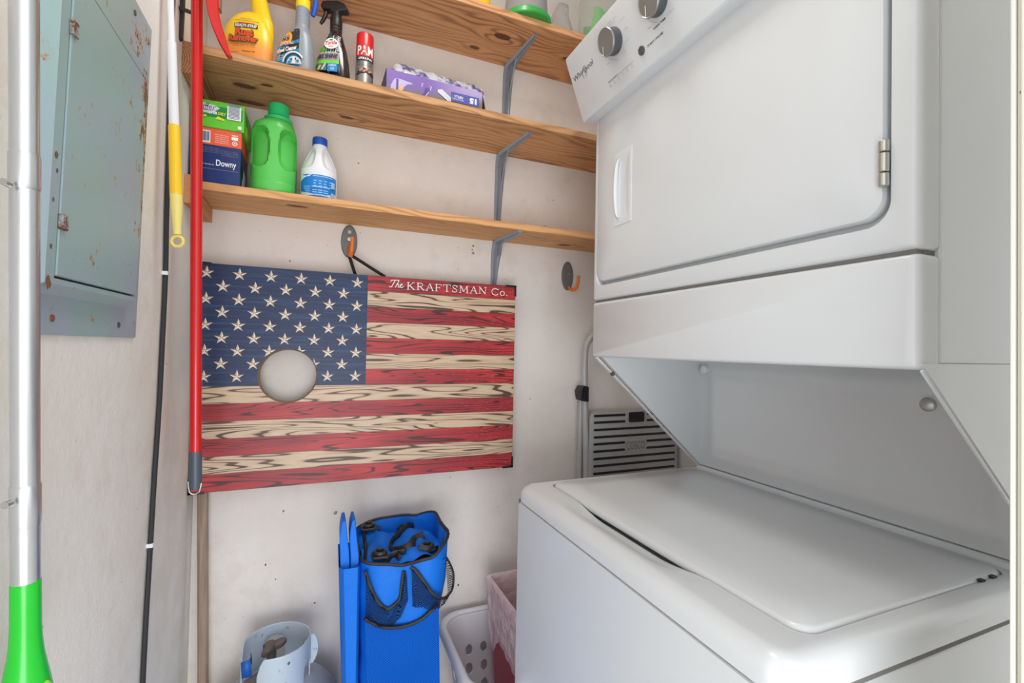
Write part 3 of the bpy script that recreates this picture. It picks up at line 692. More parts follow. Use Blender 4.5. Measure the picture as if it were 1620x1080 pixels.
# ------------------------------------------------------------------ bottles and cartons
class Body:
    """bottle body: rings of super-ellipses (z, cx, cy, a, b, n) in the bottle's own frame, front towards -y"""
    def __init__(s, sec, disp=None): s.sec = sec; s.disp = disp
    def at(s, z):
        S = s.sec
        if z <= S[0][0]: return S[0][1:]
        for p, q in zip(S, S[1:]):
            if z <= q[0]:
                t = (z-p[0])/max(q[0]-p[0], 1e-9); return tuple(u+(v-u)*t for u, v in zip(p[1:], q[1:]))
        return S[-1][1:]
    def front(s, x, z, h=0):
        cx, cy, a, b, n = s.at(z); k = min(abs((x-cx)/a), .9999); y = cy-b*(1-k**n)**(1/n)
        if s.disp: y += s.disp(x, z)
        return Vector((x, y-h-.0003, z))
    def mesh(s, nz=3, n=72, mb=None, mi=None):
        mb = mb or MB(); rs = []; zs = []
        for p, q in zip(s.sec, s.sec[1:]):
            for k in range(nz): zs.append(p[0]+(q[0]-p[0])*k/nz)
        zs.append(s.sec[-1][0])
        for z in zs:
            cx, cy, a, b, e = s.at(z); ring = []
            for k in range(n):
                t = 2*math.pi*k/n; c_, s_ = math.cos(t), math.sin(t)
                x = cx+a*math.copysign(abs(c_)**(2/e), c_); y = cy+b*math.copysign(abs(s_)**(2/e), s_)
                if s.disp and s_ < 0: y += s.disp(x, z)*min(1, -s_*3)
                ring.append(Vector((x, y, z)))
            rs.append(ring)
        return mb.rings(rs, mi=mi)
def sm(t): t = max(0, min(1, t)); return t*t*(3-2*t)
Z1, Z2, Z3 = 1.6412, 1.9432, 2.2562          # tops of the three shelves

# -- yellow rust remover
def grad_mat(name, stops, rough=.35, axis=2):
    n = NT(name, rough, coat=.3); z = n.sep(n.obj())[axis]
    c = srgb(stops[0][1])
    for (z0, a), (z1, b) in zip(stops, stops[1:]): c = n.mix(n.ss(z, z0, z1), c, srgb(b))
    n.col(c); return n.m
p = onY(392, 90, 1.345); t = local_thing('spray_bottle', (p.x+.001, 1.345, Z2), -15, 'yellow and orange rust remover spray bottle on the middle shelf', 'spray bottle')
yel = grad_mat('rust_remover_yellow', [(0, (250, 160, 70)), (.045, (250, 160, 70)), (.085, (250, 205, 30))])
b = Body([(0, 0, 0, .048, .024, 3), (.004, 0, 0, .054, .027, 3), (.05, 0, 0, .0575, .028, 2.8), (.075, 0, 0, .0575, .028, 2.8), (.10, 0, 0, .055, .027, 2.6), (.118, .001, 0, .048, .026, 2.4), (.130, .002, 0, .040, .024, 2.2), (.139, .004, 0, .030, .021, 2.1), (.145, .006, 0, .018, .016, 2)])
b.mesh(3).build('body', yel, t)
nk = [(.06, .046, .004, .008, .014, 2.2), (.10, .043, .004, .0145, .016, 2.2), (.13, .034, .004, .022, .018, 2.2)]
for k in range(9):
    z = .14+k*.0085; nk += [(z, .030-k*.0016, .004, 0.0225-.0005*k, .0175, 2.2), (z+.004, .030-k*.0016-.0008, .004, .0205-.0005*k, .016, 2.2)]
Body(nk).mesh(1, 40).build('neck', flat('yellow_plastic', (246, 206, 30), .4), t)
MB().lathe([(.014, .215), (.015, .217), (.015, .232), (.012, .24)], (.017, .004, 0), 24).build('trigger_cap', flat('yellow_cap', (240, 200, 30), .4), t)
d = Decal(lambda u, v, h: b.front(u+.007, v-.006, h))
ro = flat('red_orange_print', (226, 78, 40), .5)
d.text('SUPER DUTY', -.018, .124, .012, .1265, M['ink'], .0)
d.text('NATURALLY BIO BASED RUST REMOVER', -.030, .1185, .026, .1215, M['ink'])
d.rect(-.021, .1115, .016, .1145, flat('red_print', (214, 44, 40), .5))
d.rect(-.030, .101, .0245, .112, M['ink']); d.text('READY-STRIP', -.028, .1025, .0225, .1105, M['white'], .03)
for (tx, x0, z0_, x1, z1_) in (('Rust', -.026, .080, .016, .0985), ('Remover', -.041, .064, .027, .0795)):
    for (ddx, ddz) in ((-.0012, 0), (.0012, 0), (0, .0012), (0, -.0012), (.001, -.001)): d.text(tx, x0+ddx, z0_+ddz, x1+ddx, z1_+ddz, M['ink'], .06)
    d.text(tx, x0, z0_, x1, z1_, ro, .045)
d.text('Safely removes rust from the', -.034, .059, .024, .062, M['ink']); d.text('metal, restores the surface', -.026, .0545, .020, .0575, M['ink']); d.text('Biodegradable. No fumes', -.030, .050, .022, .053, M['ink'])
d.text('Removes in 24h', -.008, .038, .022, .0415, M['ink'], .03); d.rect(-.040, .034, -.016, .036, ro, 3, 1)
d.build('label', t)

# -- small white bottle half hidden behind
p = onY(436, 88, 1.40); t = local_thing('small_bottle', (p.x-.002, 1.425, Z2), 0, 'small white bottle half hidden behind the yellow rust remover', 'bottle')
b = Body([(0, 0, 0, .018, .018, 2), (.03, 0, 0, .0185, .0185, 2), (.05, 0, 0, .016, .016, 2), (.062, 0, 0, .008, .008, 2), (.075, 0, 0, .008, .008, 2)])
b.mesh().build('body', M['white_pl'], t)
d = Decal(b.front); d.rect(-.015, .006, .015, .03, flat('pale_blue_print', (150, 190, 220), .5)); d.build('label', t)

# -- grey wheel cleaner
p = onY(466, 100, 1.335); t = local_thing('spray_bottle', (p.x, 1.335, Z2), -24, 'grey wheel cleaner spray bottle with yellow collar', 'spray bottle')
greyp = flat('silver_grey_plastic', (146, 154, 164), .4, .1)
S = [(0, .002, 0, .044, .024, 3), (.004, .002, 0, .047, .026, 3), (.04, .002, 0, .047, .027, 3), (.075, .004, 0, .0435, .027, 2.8), (.095, .009, 0, .037, .026, 2.6), (.108, .014, 0, .029, .025, 2.4), (.117, .017, 0, .0215, .022, 2.2), (.125, .0185, 0, .0175, .019, 2.1)]
for k in range(7): z = .130+k*.0075; S += [(z, .0185, 0, .0172, .0182, 2), (z+.0037, .0185, 0, .0155, .0168, 2)]
S = [(q[0]*1.05,)+q[1:] for q in S]; b = Body(S); b.mesh(2).build('body', greyp, t)
MB().lathe([(.0165, .184), (.0175, .186), (.0175, .210), (.016, .212)], (.0185, 0, 0), 32).build('collar', flat('yellow_collar', (240, 210, 30), .4), t)
MB().lathe([(.011, .211), (.011, .222), (.016, .229), (.016, .248)], (.0185, 0, 0), 24).build('sprayer_head', greyp, t)
mb = MB(); mb.tube([(.0435, .018, .222), (.0425, .02, .212), (.0385, .021, .196), (.035, .021, .184)], [.006, .0062, .0058, .0052], 12); mb.build('trigger', flat('blue_trigger', (20, 92, 208), .4), t)
d = Decal(lambda u, v, h: b.front(u, v*1.06+.009, h))
blk = flat('label_black', (44, 42, 42), .45); cy = flat('label_cyan', (20, 142, 190), .45)
lab = [(-.037, .012), (.024, .006), (.024, .070), (.0245, .096), (.022, .1045), (.014, .1045), (-.004, .098), (-.022, .086), (-.032, .070)]
d.fan(lab, blk)
d.fan([(-.037, .008), (.024, .004), (.024, .054), (.004, .050), (-.016, .040), (-.036, .026)], cy)
d.stroke([(-.034, .052), (-.020, .056), (.0, .065), (.024, .073)], [.006, .004, .004, .008], cy)
d.disc(-.012, .081, .0185, .0185, flat('label_orange', (244, 160, 50), .45))
for (a_, q_) in ((-.017, .078), (-.006, .079)):
    d.disc(a_, q_, .0055, .007, blk, 16); d.stroke(arc(a_, q_, .003, .0045, 0, 300, 8), .0012, M['white']); d.stroke([(a_-.001, q_+.007), (a_-.002, q_+.011)], .0016, M['white'])
d.text('ARMOR ALL', -.026, .058, .012, .066, flat('label_red', (206, 50, 40), .5), .05, slant=.14); d.text('ARMOR ALL', -.026, .058, .012, .066, M['white'], .0, slant=.14)
d.text('Wheel Cleaner', -.036, .0395, .020, .0505, M['white'], .035, slant=.18)
for k in range(3): d.text(('Removes brake', 'dust and road', 'grime fast')[k], -.033, .032-k*.0055, -.014, .035-k*.0055, M['white'], slant=.12)
sv = flat('label_silver', (206, 212, 218), .4)
d.stroke(arc(.012, .017, .026, .026, 30, 178, 18), .0035, M['white']); d.stroke(arc(.013, .016, .0215, .0215, 30, 178, 18), .003, blk)
d.fan(arc(.014, .014, .0185, .0185, 0, 180, 16), sv)
for a in (35, 80, 125, 165): d.disc(.014+.0115*math.cos(R(a)), .014+.0115*math.sin(R(a)), .0042, .0036, cy if a % 2 else blk, 12)
d.fan([(.010, .014), (.012, .030), (.017, .030), (.018, .014)], M['white'])
d.build('label', t)

# -- black tire shine
p = onY(524, 110, 1.36); t = local_thing('spray_bottle', (p.x+.005, 1.36, Z2), -20, 'black tire shine spray bottle with black trigger head', 'spray bottle')
bkp = flat('black_gloss', (34, 26, 24), .18, coat=.5)
S = [(0, 0, 0, .042, .024, 3), (.004, 0, 0, .0455, .026, 3), (.035, 0, 0, .0455, .027, 2.8), (.07, .001, 0, .041, .026, 2.6), (.10, .003, 0, .033, .024, 2.5), (.125, .004, 0, .0235, .021, 2.3), (.140, .005, 0, .0175, .018, 2.1)]
for k in range(3): z = .143+k*.007; S += [(z, .005, 0, .0165, .0165, 2), (z+.0035, .005, 0, .0148, .0148, 2)]
KZ_ = 1.125; S = [(q[0]*KZ_,)+q[1:] for q in S]; b = Body(S); b.mesh(2).build('body', bkp, t)
MB().lathe([(q, h*KZ_) for q, h in ((.0155, .160), (.0160, .162), (.0160, .182), (.0135, .188), (.0125, .196))], (.005, 0, 0), 32).build('collar', M['dark'], t)
mb = MB(); mb.prism([(-.034, .207), (-.030, .219), (-.012, .221), (.010, .222), (.028, .216), (.038, .204), (.034, .198), (.020, .199), (.012, .194), (-.004, .194), (-.010, .201), (-.030, .200)], lambda p, q, h: Vector((p, h, q*KZ_)), -.012, .012)
mb.build('sprayer_head', M['dark'], t, bevel=.002)
MB().tube([(-.022, 0, .203*KZ_), (-.024, -.001, .190*KZ_), (-.031, -.002, .175*KZ_), (-.036, -.003, .168*KZ_)], [.006, .0055, .005, .004], 10).build('trigger', M['dark'], t)
d = Decal(lambda u, v, h: b.front(u, v*1.04+.036, h))
gy = flat('label_grey', (150, 150, 148), .4)
d.fan([(-.040, .004), (.026, .004), (.026, .085), (.024, .108), (.014, .119), (-.002, .118), (-.018, .104), (-.030, .080), (-.037, .055)], flat('label_charcoal', (66, 68, 74), .4))
for k in range(7):
    u = -.022+k*.0065; d.stroke([(u-.004, .055), (u, .075), (u+.003, .104-abs(k-4)*.003)], .0022, (sv, M['ink_light'])[k % 2])
for k in range(9): d.rect(.0175, .062+k*.005, .024, .0645+k*.005, sv, 2, 1)
d.rect(-.038, .034, .025, .057, gy)
d.rect(-.040, .026, .025, .034, flat('label_green', (112, 214, 40), .4))
d.disc(-.022, .064, .010, .007, flat('label_green2', (96, 180, 40), .4))
d.disc(.0025, .080, .019, .0150, M['white']); d.text('Turtle', -.013, .075, .018, .086, flat('label_red2', (204, 40, 44), .5), .03, shear=.2, slant=.1); d.text('WAX', -.004, .0695, .009, .0735, flat('label_red3', (204, 40, 44), .5), .02)
d.fan([(-.004, .088), (.002, .092), (.008, .091), (.006, .0875)], flat('label_green3', (20, 140, 90), .4))
d.text('WET N BLACK', -.030, .0515, .020, .0555, M['white'], .0, slant=.03)
d.text('TIRE SHINE', -.037, .037, .022, .0485, M['ink'], .04, shear=.25, slant=.06)
d.rect(-.004, .004, .022, .0255, flat('label_blue', (30, 140, 214), .4)); d.text('UBER', -.001, .018, .019, .023, M['white']); d.text('50', .004, .008, .014, .0145, M['white'])
d.rect(-.038, .006, -.006, .024, flat('label_slate', (90, 110, 120), .4)); d.fan([(-.032, .008), (-.026, .008), (-.020, .020), (-.026, .020)], flat('label_yellow', (230, 220, 40), .4)); d.stroke([(-.018, .008), (-.009, .024)], .004, sv)
d.build('label', t)

# -- red capped cooking spray
p = onY(576, 110, 1.36); t = local_thing('spray_can', (p.x+.001, 1.36, Z2), 0, 'red and grey cooking spray can with red cap', 'spray can')
mb = MB(); mb.lathe([(.0225, 0), (.0240, .002), (.0240, .142), (.0225, .145)], (0, 0, 0), 48); mb.build('can', flat('can_grey', (150, 148, 144), .35, .5), t)
MB().lathe([(.0220, .143), (.0236, .144), (.0236, .173), (.0226, .1785), (.0195, .181), (.0001, .1818)], (0, 0, 0), 48).build('cap', flat('cap_red', (214, 30, 34), .3, coat=.3), t)
b = Body([(0, 0, 0, .0251, .0251, 2), (.2, 0, 0, .0251, .0251, 2)]); b.front_ = b.front
def wrap(u, v, h): a = u/.0241; return Vector(((.0241+h)*math.sin(a), -(.0241+h)*math.cos(a), v*.80+.056))
d = Decal(wrap); d.rect(-.033, .068, .033, .1095, flat('can_red', (206, 36, 38), .4), 24, 4); d.text('PAM', -.0225, .072, .0225, .104, M['white'], .02)
d.rect(-.026, .052, .026, .067, M['ink'], 20, 3); d.text('GRILLING', -.019, .056, .019, .063, M['white'], .03)
d.text('HIGH HEAT FORMULA', -.022, .0435, .022, .047, M['ink']); d.rect(-.022, .037, .020, .038, M['ink'], 12, 1); d.rect(-.022, .033, .014, .034, M['ink'], 12, 1)
d.fan([(-.024, .002), (.024, .002), (.024, .012), (.014, .022), (-.002, .026), (-.018, .020)], M['ink'])
for k in range(7): d.disc(-.012+k*.0042, .016+.004*math.sin(k*2.1), .0036, .003, flat('can_food%d' % k, (214-10*(k % 3), 140, 110), .5), 10)
d.build('label', t)

# -- purple glove carton
xa, xb = onY(611, 111, 1.315).x, onY(765, 147, 1.315).x
t = local_thing('glove_carton', (xa, 1.315, Z2), 1.5, 'open purple and grey carton with a shiny plastic pouch sticking out of the top', 'carton')
Wc = xb-xa; Hc = .079
cart = flat('carton_back', (110, 100, 92), .7)
mb = MB(); mb.box(0, Wc, 0, .0015, 0, Hc, 0).box(0, Wc, .095, .0965, 0, Hc, 1).box(0, .0015, 0, .096, 0, Hc, 2).box(Wc-.0015, Wc, 0, .096, 0, Hc, 1).box(0, Wc, 0, .096, 0, .0015, 1)
n = NT('carton_purple_grey', .45, coat=.2); ox, oy, oz = n.sep(n.obj())
n.col(n.mix(n.ss(n.ma('ADD', oz, n.ma('MULTIPLY', ox, -.09)), .012, .045), srgb((116, 116, 116)), n.mix(n.ss(ox, .1, .26), srgb((122, 92, 172)), srgb((176, 160, 206)))))
mb.build('box', [n.m, cart, M['dark']], t, smooth=0)
d = Decal(lambda u, v, h: Vector((u, -h, v)), .0002)
lv = flat('print_lavender', (186, 176, 220), .5); pp = flat('print_purple', (92, 66, 150), .5)
d.fan([(.013, .034), (.020, .050), (.026, .057), (.040, .058), (.055, .056), (.072, .054), (.074, .051), (.060, .048), (.052, .040), (.044, .030), (.030, .020), (.013, .018)], lv)
d.fan([(.034, .038), (.048, .040), (.048, .030), (.040, .024), (.034, .028)], flat('print_tan', (222, 180, 120), .5)); d.rect(.028, .018, .034, .056, pp, 3, 3)
d.fan([(.076, .012), (.096, .020), (.106, .036), (.110, .052), (.122, .050), (.116, .030), (.104, .012)], pp)
for q in ([(.100, .050), (.100, .060), (.105, .060)], [(.122, .058), (.127, .056), (.125, .046)], [(.120, .040), (.1, .010)]): d.stroke(q, .0014, M['white'])
d.fan([(.146, .054), (.158, .058), (.186, .040), (.186, .026), (.176, .030), (.146, .048)], sv); d.stroke([(.147, .048), (.178, .028)], .0022, M['white'])
d.rect(.186, .030, Wc-.012, .058, flat('print_blue', (84, 88, 170), .5))
d.text('15', Wc-.042, .036, Wc-.020, .053, M['white'], .06, rot=True); d.text('REFILLS', .196, .043, .222, .050, M['white'], .02, rot=True); d.text('RECHARGES', .190, .0365, .224, .0405, M['white'], rot=True)
d.text('MONDE DE PROPRETE', .155, .012, Wc-.016, .022, M['white'], rot=True); d.stroke([(.03, .010), (.15, .010)], .0018, flat('print_red', (190, 40, 50), .5))
d.build('print', t)
# crumpled pouch
n = NT('shiny_pouch', .18, .25); p_ = n.obj(); n.col(n.mix(n.ss(n.noise(p_, 28, 4, .6), .42, .6), srgb((96, 88, 144)), srgb((214, 220, 232)))); n.bump(n.noise(p_, 55, 3), .5, .004)
def pouch(u, v):
    x = .018+u*(Wc-.012); k = math.sin(math.pi*min(max(v, 0), 1)); ht = .068+.030*(1-u)*sm(1-abs(u-.25))+.036*math.sin(math.pi*min(1, u*1.02))**.35*(1-.35*u)
    y = .008+v*.078; return Vector((x+.003*math.sin(v*9+u*14), y, .060+(k**.5)*(.066-.008*u)*min(1, u*14+.4)+.0022*math.sin(u*41+v*7)+.0015*math.sin(u*90)*k))
MB().grid(pouch, 60, 24).build('pouch', n.m, t, smooth=60)
mb = MB(); mb.tube([(Wc-.075, .020, .072), (Wc-.05, .022, .082), (Wc-.02, .03, .080), (Wc-.002, .045, .074), (Wc+.010, .05, .058), (Wc+.018, .05, .040)], [.004, .008, .010, .010, .008, .002], 10, flatten=.5)
mb.build('pouch_end', flat('dark_wrap', (44, 42, 56), .25), t)
mb = MB(); mb.add([(Wc-.001, 0, Hc), (Wc-.001, .096, Hc), (Wc+.022, .07, .0), (Wc+.018, .004, .0)], [(0, 1, 2, 3)]); mb.build('side_flap', cart, t, smooth=0, solid=.0015)

# -- stacked cartons on the lower shelf (dryer sheets, fabric, dusting cloths)
def carton(name, x0, x1, y0, y1, z0, z1, mf, ms, label, group='cartons stacked on the lower shelf', tilt=0.0):
    t = world_thing(name, ((x0+x1)/2, (y0+y1)/2, z0), label, 'carton', group)
    mb = MB(); vs = [(x, y, z) for x in (x0, x1) for y in (y0, y1) for z in (z0, z1)]
    mb.add(vs, [(0, 4, 5, 1)], 0); mb.add(vs, [(0, 1, 3, 2), (4, 6, 7, 5), (2, 3, 7, 6), (0, 2, 6, 4), (1, 5, 7, 3)], 1)
    mb.build('box', [mf, ms], t, smooth=0, bevel=.0012)
    return t, Decal(lambda u, v, h: Vector((u, y0-h, v)), .0002)
xr = onY(380, 270, 1.332).x
zb1 = onY(380, 236, 1.332).z; zb2 = onY(382.5, 210, 1.332).z; zb3 = onY(389.8, 170, 1.332).z
barc = flat('barcode_blue', (96, 112, 150), .5)
t, d = carton('dryer_sheet_carton', -.296, xr, 1.332, 1.45, Z1, zb1-.0003, flat('navy_card', (16, 44, 108), .35, coat=.2), flat('navy_card_side', (14, 52, 92), .35), 'navy blue dryer sheet carton at the bottom of the stack')
X0 = -.288
d.text('Downy', xr-.052, Z1+.042, xr-.009, Z1+.062, M['white'], .01); d.text('made for laundry by', xr-.094, Z1+.046, xr-.056, Z1+.050, M['white'])
d.rect(X0, Z1+.037, xr-.004, Z1+.0378, M['ink_light'], 8, 1); d.rect(X0, Z1+.058, xr-.09, Z1+.059, M['ink_light'])
for k in range(4): d.text('contains softening agents keep away', xr-.048+.002*k, Z1+.084-k*.004, xr-.006, Z1+.0866-k*.004, M['ink_light']); d.text('ingredients caution children', -.275, Z1+.088-k*.004, -.240, Z1+.0906-k*.004, M['ink_light'])
d.build('print', t)
ds = Decal(lambda u, v, h: Vector((xr+h, u, v)), .0002); ds.fan([(1.36, Z1+.01), (1.40, Z1+.008), (1.42, Z1+.05), (1.38, Z1+.06)], sv); ds.disc(1.365, Z1+.05, .012, .02, M['dark']); ds.build('side_print', t)
t, d = carton('fabric_sheet_carton', -.296, xr+.001, 1.332, 1.455, zb1+.0003, zb2-.0003, flat('coral_card', (228, 98, 62), .4), flat('coral_side', (206, 80, 50), .4), 'coral orange carton in the middle of the stack')
zz = zb1
d.rect(-.290, zz+.004, -.259, zz+.034, M['white']); 
for k in range(9): d.rect(-.286+k*.0028, zz+.008, -.2848+k*.0028+.0006*(k % 3), zz+.031, barc, 2, 2)
for k in range(5): d.text('reciclable cuidado con los ninos', -.250+.002*(k % 2), zz+.025-k*.0048, xr-.026, zz+.0276-k*.0048, M['white'])
d.rect(xr-.020, zz+.018, xr-.006, zz+.026, M['white']); d.rect(xr-.020, zz+.028, xr-.006, zz+.031, M['cream']); d.stroke(arc(xr-.013, zz+.010, .005, .005, 0, 360, 12), .0018, M['white']); d.disc(xr-.013, zz+.010, .002, .002, M['white'], 8)
d.build('print', t)
gn = flat('lime_card', (98, 196, 52), .4); gd = flat('deep_green_card', (20, 140, 70), .4)
t, d = carton('dusting_cloth_carton', -.296, xr+.006, 1.330, 1.46, zb2+.0003, zb3, gn, gn, 'lime green dusting cloth carton on top of the stack')
zz = zb2; zt = zb3; xr3 = xr+.006
d.rect(-.296, zz+.026, xr3-.004, zt-.012, gd)
d.fan([(-.296, zt-.006), (-.252, zt-.010), (-.240, zt-.016), (-.252, zt-.026), (-.296, zt-.020)], sv)
d.text('Swiffer', -.296, zt-.024, -.249, zt-.008, M['white'], .06, shear=.2); d.text('Swiffer', -.296, zt-.024, -.249, zt-.008, flat('print_royal', (30, 60, 150), .4), .0, shear=.2)
d.text('SWEEPER', -.279, zz+.033, -.245, zz+.040, M['white'], .05); d.text('DRY', -.2435, zz+.033, -.227, zz+.040, flat('print_yellow', (220, 220, 60), .4), .03)
d.fan([(-.278, zz+.024), (-.270, zz+.030), (-.266, zz+.024)], flat('print_y2', (220, 220, 50), .4)); d.fan([(-.250, zz+.022), (-.244, zz+.029), (-.230, zz+.024), (-.230, zz+.020)], flat('print_y3', (220, 220, 50), .4))
d.rect(xr3-.037, zz+.026, xr3-.007, zt-.006, M['white'])
for k in range(11): d.rect(xr3-.034, zz+.029+k*.0032, xr3-.010, zz+.0305+k*.0032, barc, 2, 1)
d.rect(xr3-.013, zz+.004, xr3-.005, zz+.012, M['white'], 2, 2)
d.build('print', t)
ds = Decal(lambda u, v, h: Vector((xr3+h, u, v)), .0002); ds.fan([(1.345, zz+.004), (1.41, zz+.004), (1.43, zz+.03), (1.37, zz+.04)], flat('print_y4', (200, 220, 30), .4)); ds.disc(1.37, zz+.045, .01, .014, gd); ds.build('side_print', t)

# -- green detergent jug
gj = flat('green_jug_plastic', (84, 196, 82), .38, coat=.2); gcap = flat('green_cap_plastic', (36, 198, 118), .4)
cxp = onY(433, 290, 1.385); t = local_thing('detergent_jug', (cxp.x-.001, 1.39, Z1), 4, 'tall lime green detergent jug with dark green cap', 'jug')
def ov(x, z, x0, z0_, rx_, rz2, p_=4): return max(0, 1-abs((x-x0)/rx_)**p_-abs((z-z0_)/rz2)**p_)
def jd(x, z):
    k = 0
    for sx in (-1, 1): k = max(k, sm(ov(x+.004*0, z, sx*.0350, .120, .0235, .052, 3)*4.0))
    return k*.028
b = Body([(0, 0, 0, .046, .046, 2.6), (.004, 0, 0, .0515, .051, 2.6), (.010, 0, 0, .0535, .053, 2.6), (.028, 0, 0, .0545, .053, 2.5), (.032, 0, 0, .0535, .052, 2.5), (.040, 0, 0, .0545, .053, 2.5), (.07, 0, 0, .0545, .053, 2.5), (.10, 0, 0, .0545, .053, 2.5), (.13, 0, 0, .0545, .053, 2.5), (.155, 0, 0, .0545, .053, 2.5), (.175, 0, 0, .053, .052, 2.4), (.188, 0, 0, .049, .049, 2.3), (.197, .004, 0, .042, .043, 2.2), (.203, .006, 0, .035, .036, 2)], jd)
b.mesh(6, 120).build('body', gj, t, smooth=60)
MB().lathe([(.033, .202), (.0345, .204), (.0345, .212), (.0265, .218), (.0255, .222), (.0255, .246), (.0245, .2495), (.0001, .250)], (.008, 0, 0), 48).build('cap', gcap, t, smooth=50)
d = Decal(lambda u, v, h: Vector((.0545+h+.0004, u, v))); 
d.rect(-.012, .02, .02, .09, flat('jug_label_blue', (30, 110, 190), .4)); d.build('side_label', t)

# -- white bleach bottle
cxp = onY(502.5, 300, 1.385); t = local_thing('bleach_bottle', (cxp.x+.003, 1.39, Z1), -4, 'white bleach bottle with blue cap and blue label', 'bottle')
def bd(x, z):
    k = 0
    for sx in (-1, 1): k = max(k, sm(ov(x, z, sx*(.034-.12*max(0, z-.10)), .118, .0235, .034, 3)*1.8))
    return k*.012
b = Body([(0, 0, 0, .041, .041, 2.3), (.004, 0, 0, .0455, .0455, 2.3), (.012, 0, 0, .047, .047, 2.3), (.07, 0, 0, .047, .047, 2.3), (.085, 0, 0, .0465, .0465, 2.2), (.10, 0, 0, .043, .043, 2.2), (.125, 0, 0, .033, .034, 2.1), (.145, 0, 0, .0235, .0245, 2), (.157, 0, 0, .0185, .019, 2), (.162, 0, 0, .0178, .0178, 2)], bd)
b.mesh(6, 96).build('body', M['white_pl'], t, smooth=60)
MB().lathe([(.0190, .160), (.0196, .161), (.0196, .178), (.0186, .181), (.0001, .1815)], (0, 0, 0), 40).build('cap', flat('blue_cap', (16, 78, 176), .4), t, smooth=50)
d = Decal(b.front); lb = flat('bleach_blue', (16, 124, 206), .4); lb2 = flat('bleach_pale', (150, 200, 236), .4)
d.rect(-.043, .004, .0445, .066, lb, 24, 3); d.fan([(-.043, .050), (-.043, .067), (-.014, .067), (-.020, .060), (-.032, .058)], M['white_pl'])
d.rect(-.012, .061, .042, .063, lb2, 8, 1)
for c_ in range(4):
    for r_ in range(3): d.rect(-.010+c_*.013, .048-r_*.007, -.002+c_*.013-.002*(r_ % 2), .0505-r_*.007, lb2, 3, 1)
d.rect(-.014, .031, .030, .0335, lb2, 8, 1); d.rect(.034, .035, .042, .052, lb2, 3, 3); d.rect(.034, .008, .042, .022, lb2, 3, 3)
for c_ in range(3):
    for r_ in range(3): d.rect(-.012+c_*.014, .022-r_*.006, -.001+c_*.014, .0242-r_*.006, lb2, 3, 1)
for r_ in range(4): d.rect(-.034+.002*r_, .030-r_*.0055, -.018, .0318-r_*.0055, lb2, 3, 1)
d.build('label', t)

# -- things on the upper shelf
p = onY(757, 6, 1.33); t = local_thing('snack_bag', (p.x, 1.335, Z3), 0, 'yellow snack bag with red print on the upper shelf', 'bag')
b = Body([(0, 0, 0, .034, .014, 2.6), (.02, 0, 0, .038, .022, 2.4), (.07, 0, 0, .038, .022, 2.4), (.11, 0, 0, .036, .012, 2.6), (.125, 0, 0, .037, .003, 3)])
b.mesh().build('bag', flat('yellow_bag', (244, 196, 30), .3), t)
d = Decal(b.front); d.fan([(-.03, .006), (-.002, .004), (.004, .020), (-.022, .026)], flat('bag_red', (214, 40, 60), .4)); d.fan([(.006, .004), (.02, .004), (.016, .016)], flat('bag_orange', (240, 120, 40), .4)); d.build('print', t)
pa, pb_ = onY(794, 18, 1.322), onY(869, 40, 1.322); cx_ = (pa.x+pb_.x)/2; rr = (pb_.x-pa.x)/2*.98
t = local_thing('tub', (cx_, 1.322, Z3), 0, 'clear tub standing upside down on its green lid', 'tub')
MB().lathe([(rr*.96, 0), (rr, .003), (rr, .016), (rr*.97, .019), (rr*.9, .0195)], (0, 0, 0), 56).build('lid', flat('green_lid', (46, 160, 66), .35, coat=.3), t)
MB().lathe([(rr*.88, .0195), (rr*.86, .03), (rr*.80, .11), (rr*.76, .12)], (0, 0, 0), 48).build('tub_body', flat('clear_tub', (214, 216, 214), .15, trans=.6, ior=1.2), t)
MB().lathe([(rr*.66, .021), (rr*.7, .03), (rr*.66, .08), (rr*.5, .10)], (0, 0, 0), 32).build('contents', flat('brown_contents', (104, 58, 38), .6), t)
p = onY(890, 30, 1.37)
t = local_thing('plastic_bag', (p.x, 1.385, Z3), 0, 'crumpled clear plastic bag between the green lidded tub and clear container', 'bag')
n = NT('clear_film', .12, spec=.6); n.col(srgb((190, 188, 186))); n.b.inputs['Alpha'].default_value = .45; n.bump(n.noise(n.obj(), 40, 3), .8, .01)
b = Body([(0, 0, 0, .05, .03, 2.2), (.03, 0, 0, .055, .04, 2.1), (.08, .0, 0, .045, .035, 2), (.13, 0, 0, .03, .02, 2), (.17, .01, 0, .02, .01, 2)])
b.mesh(3).build('film', n.m, t, smooth=60)
MB().lathe([(.0001, 0), (.03, .004), (.036, .03), (.02, .07), (.0001, .08)], (0, .0, .002), 24).build('contents', flat('taupe_bundle', (120, 108, 96), .7), t)
p = onY(955, 20, 1.35)
t = local_thing('clear_container', (p.x, 1.36, Z3), 0, 'clear container holding lime green pieces and yellow crumbs behind the dryer panel', 'container')
n = NT('clear_plastic', .08, spec=.5); n.col(srgb((225, 230, 228))); n.b.inputs['Alpha'].default_value = .28
MB().lathe([(.078, 0), (.080, .002), (.080, .20), (.078, .2)], (0, 0, 0), 48, cap=True).build('jar', n.m, t)
mb = MB()
for k in range(16):
    a = random.uniform(0, 6.28); r_ = random.uniform(0, .058); mb.lathe([(.0001, -.012), (.011, -.004), (.012, .004), (.0001, .012)], (r_*math.cos(a), r_*math.sin(a), .014+random.uniform(0, .008)), 10)
tag(mb.build('crumbs', flat('yellow_crumbs', (228, 190, 90), .6), t), kind='stuff')
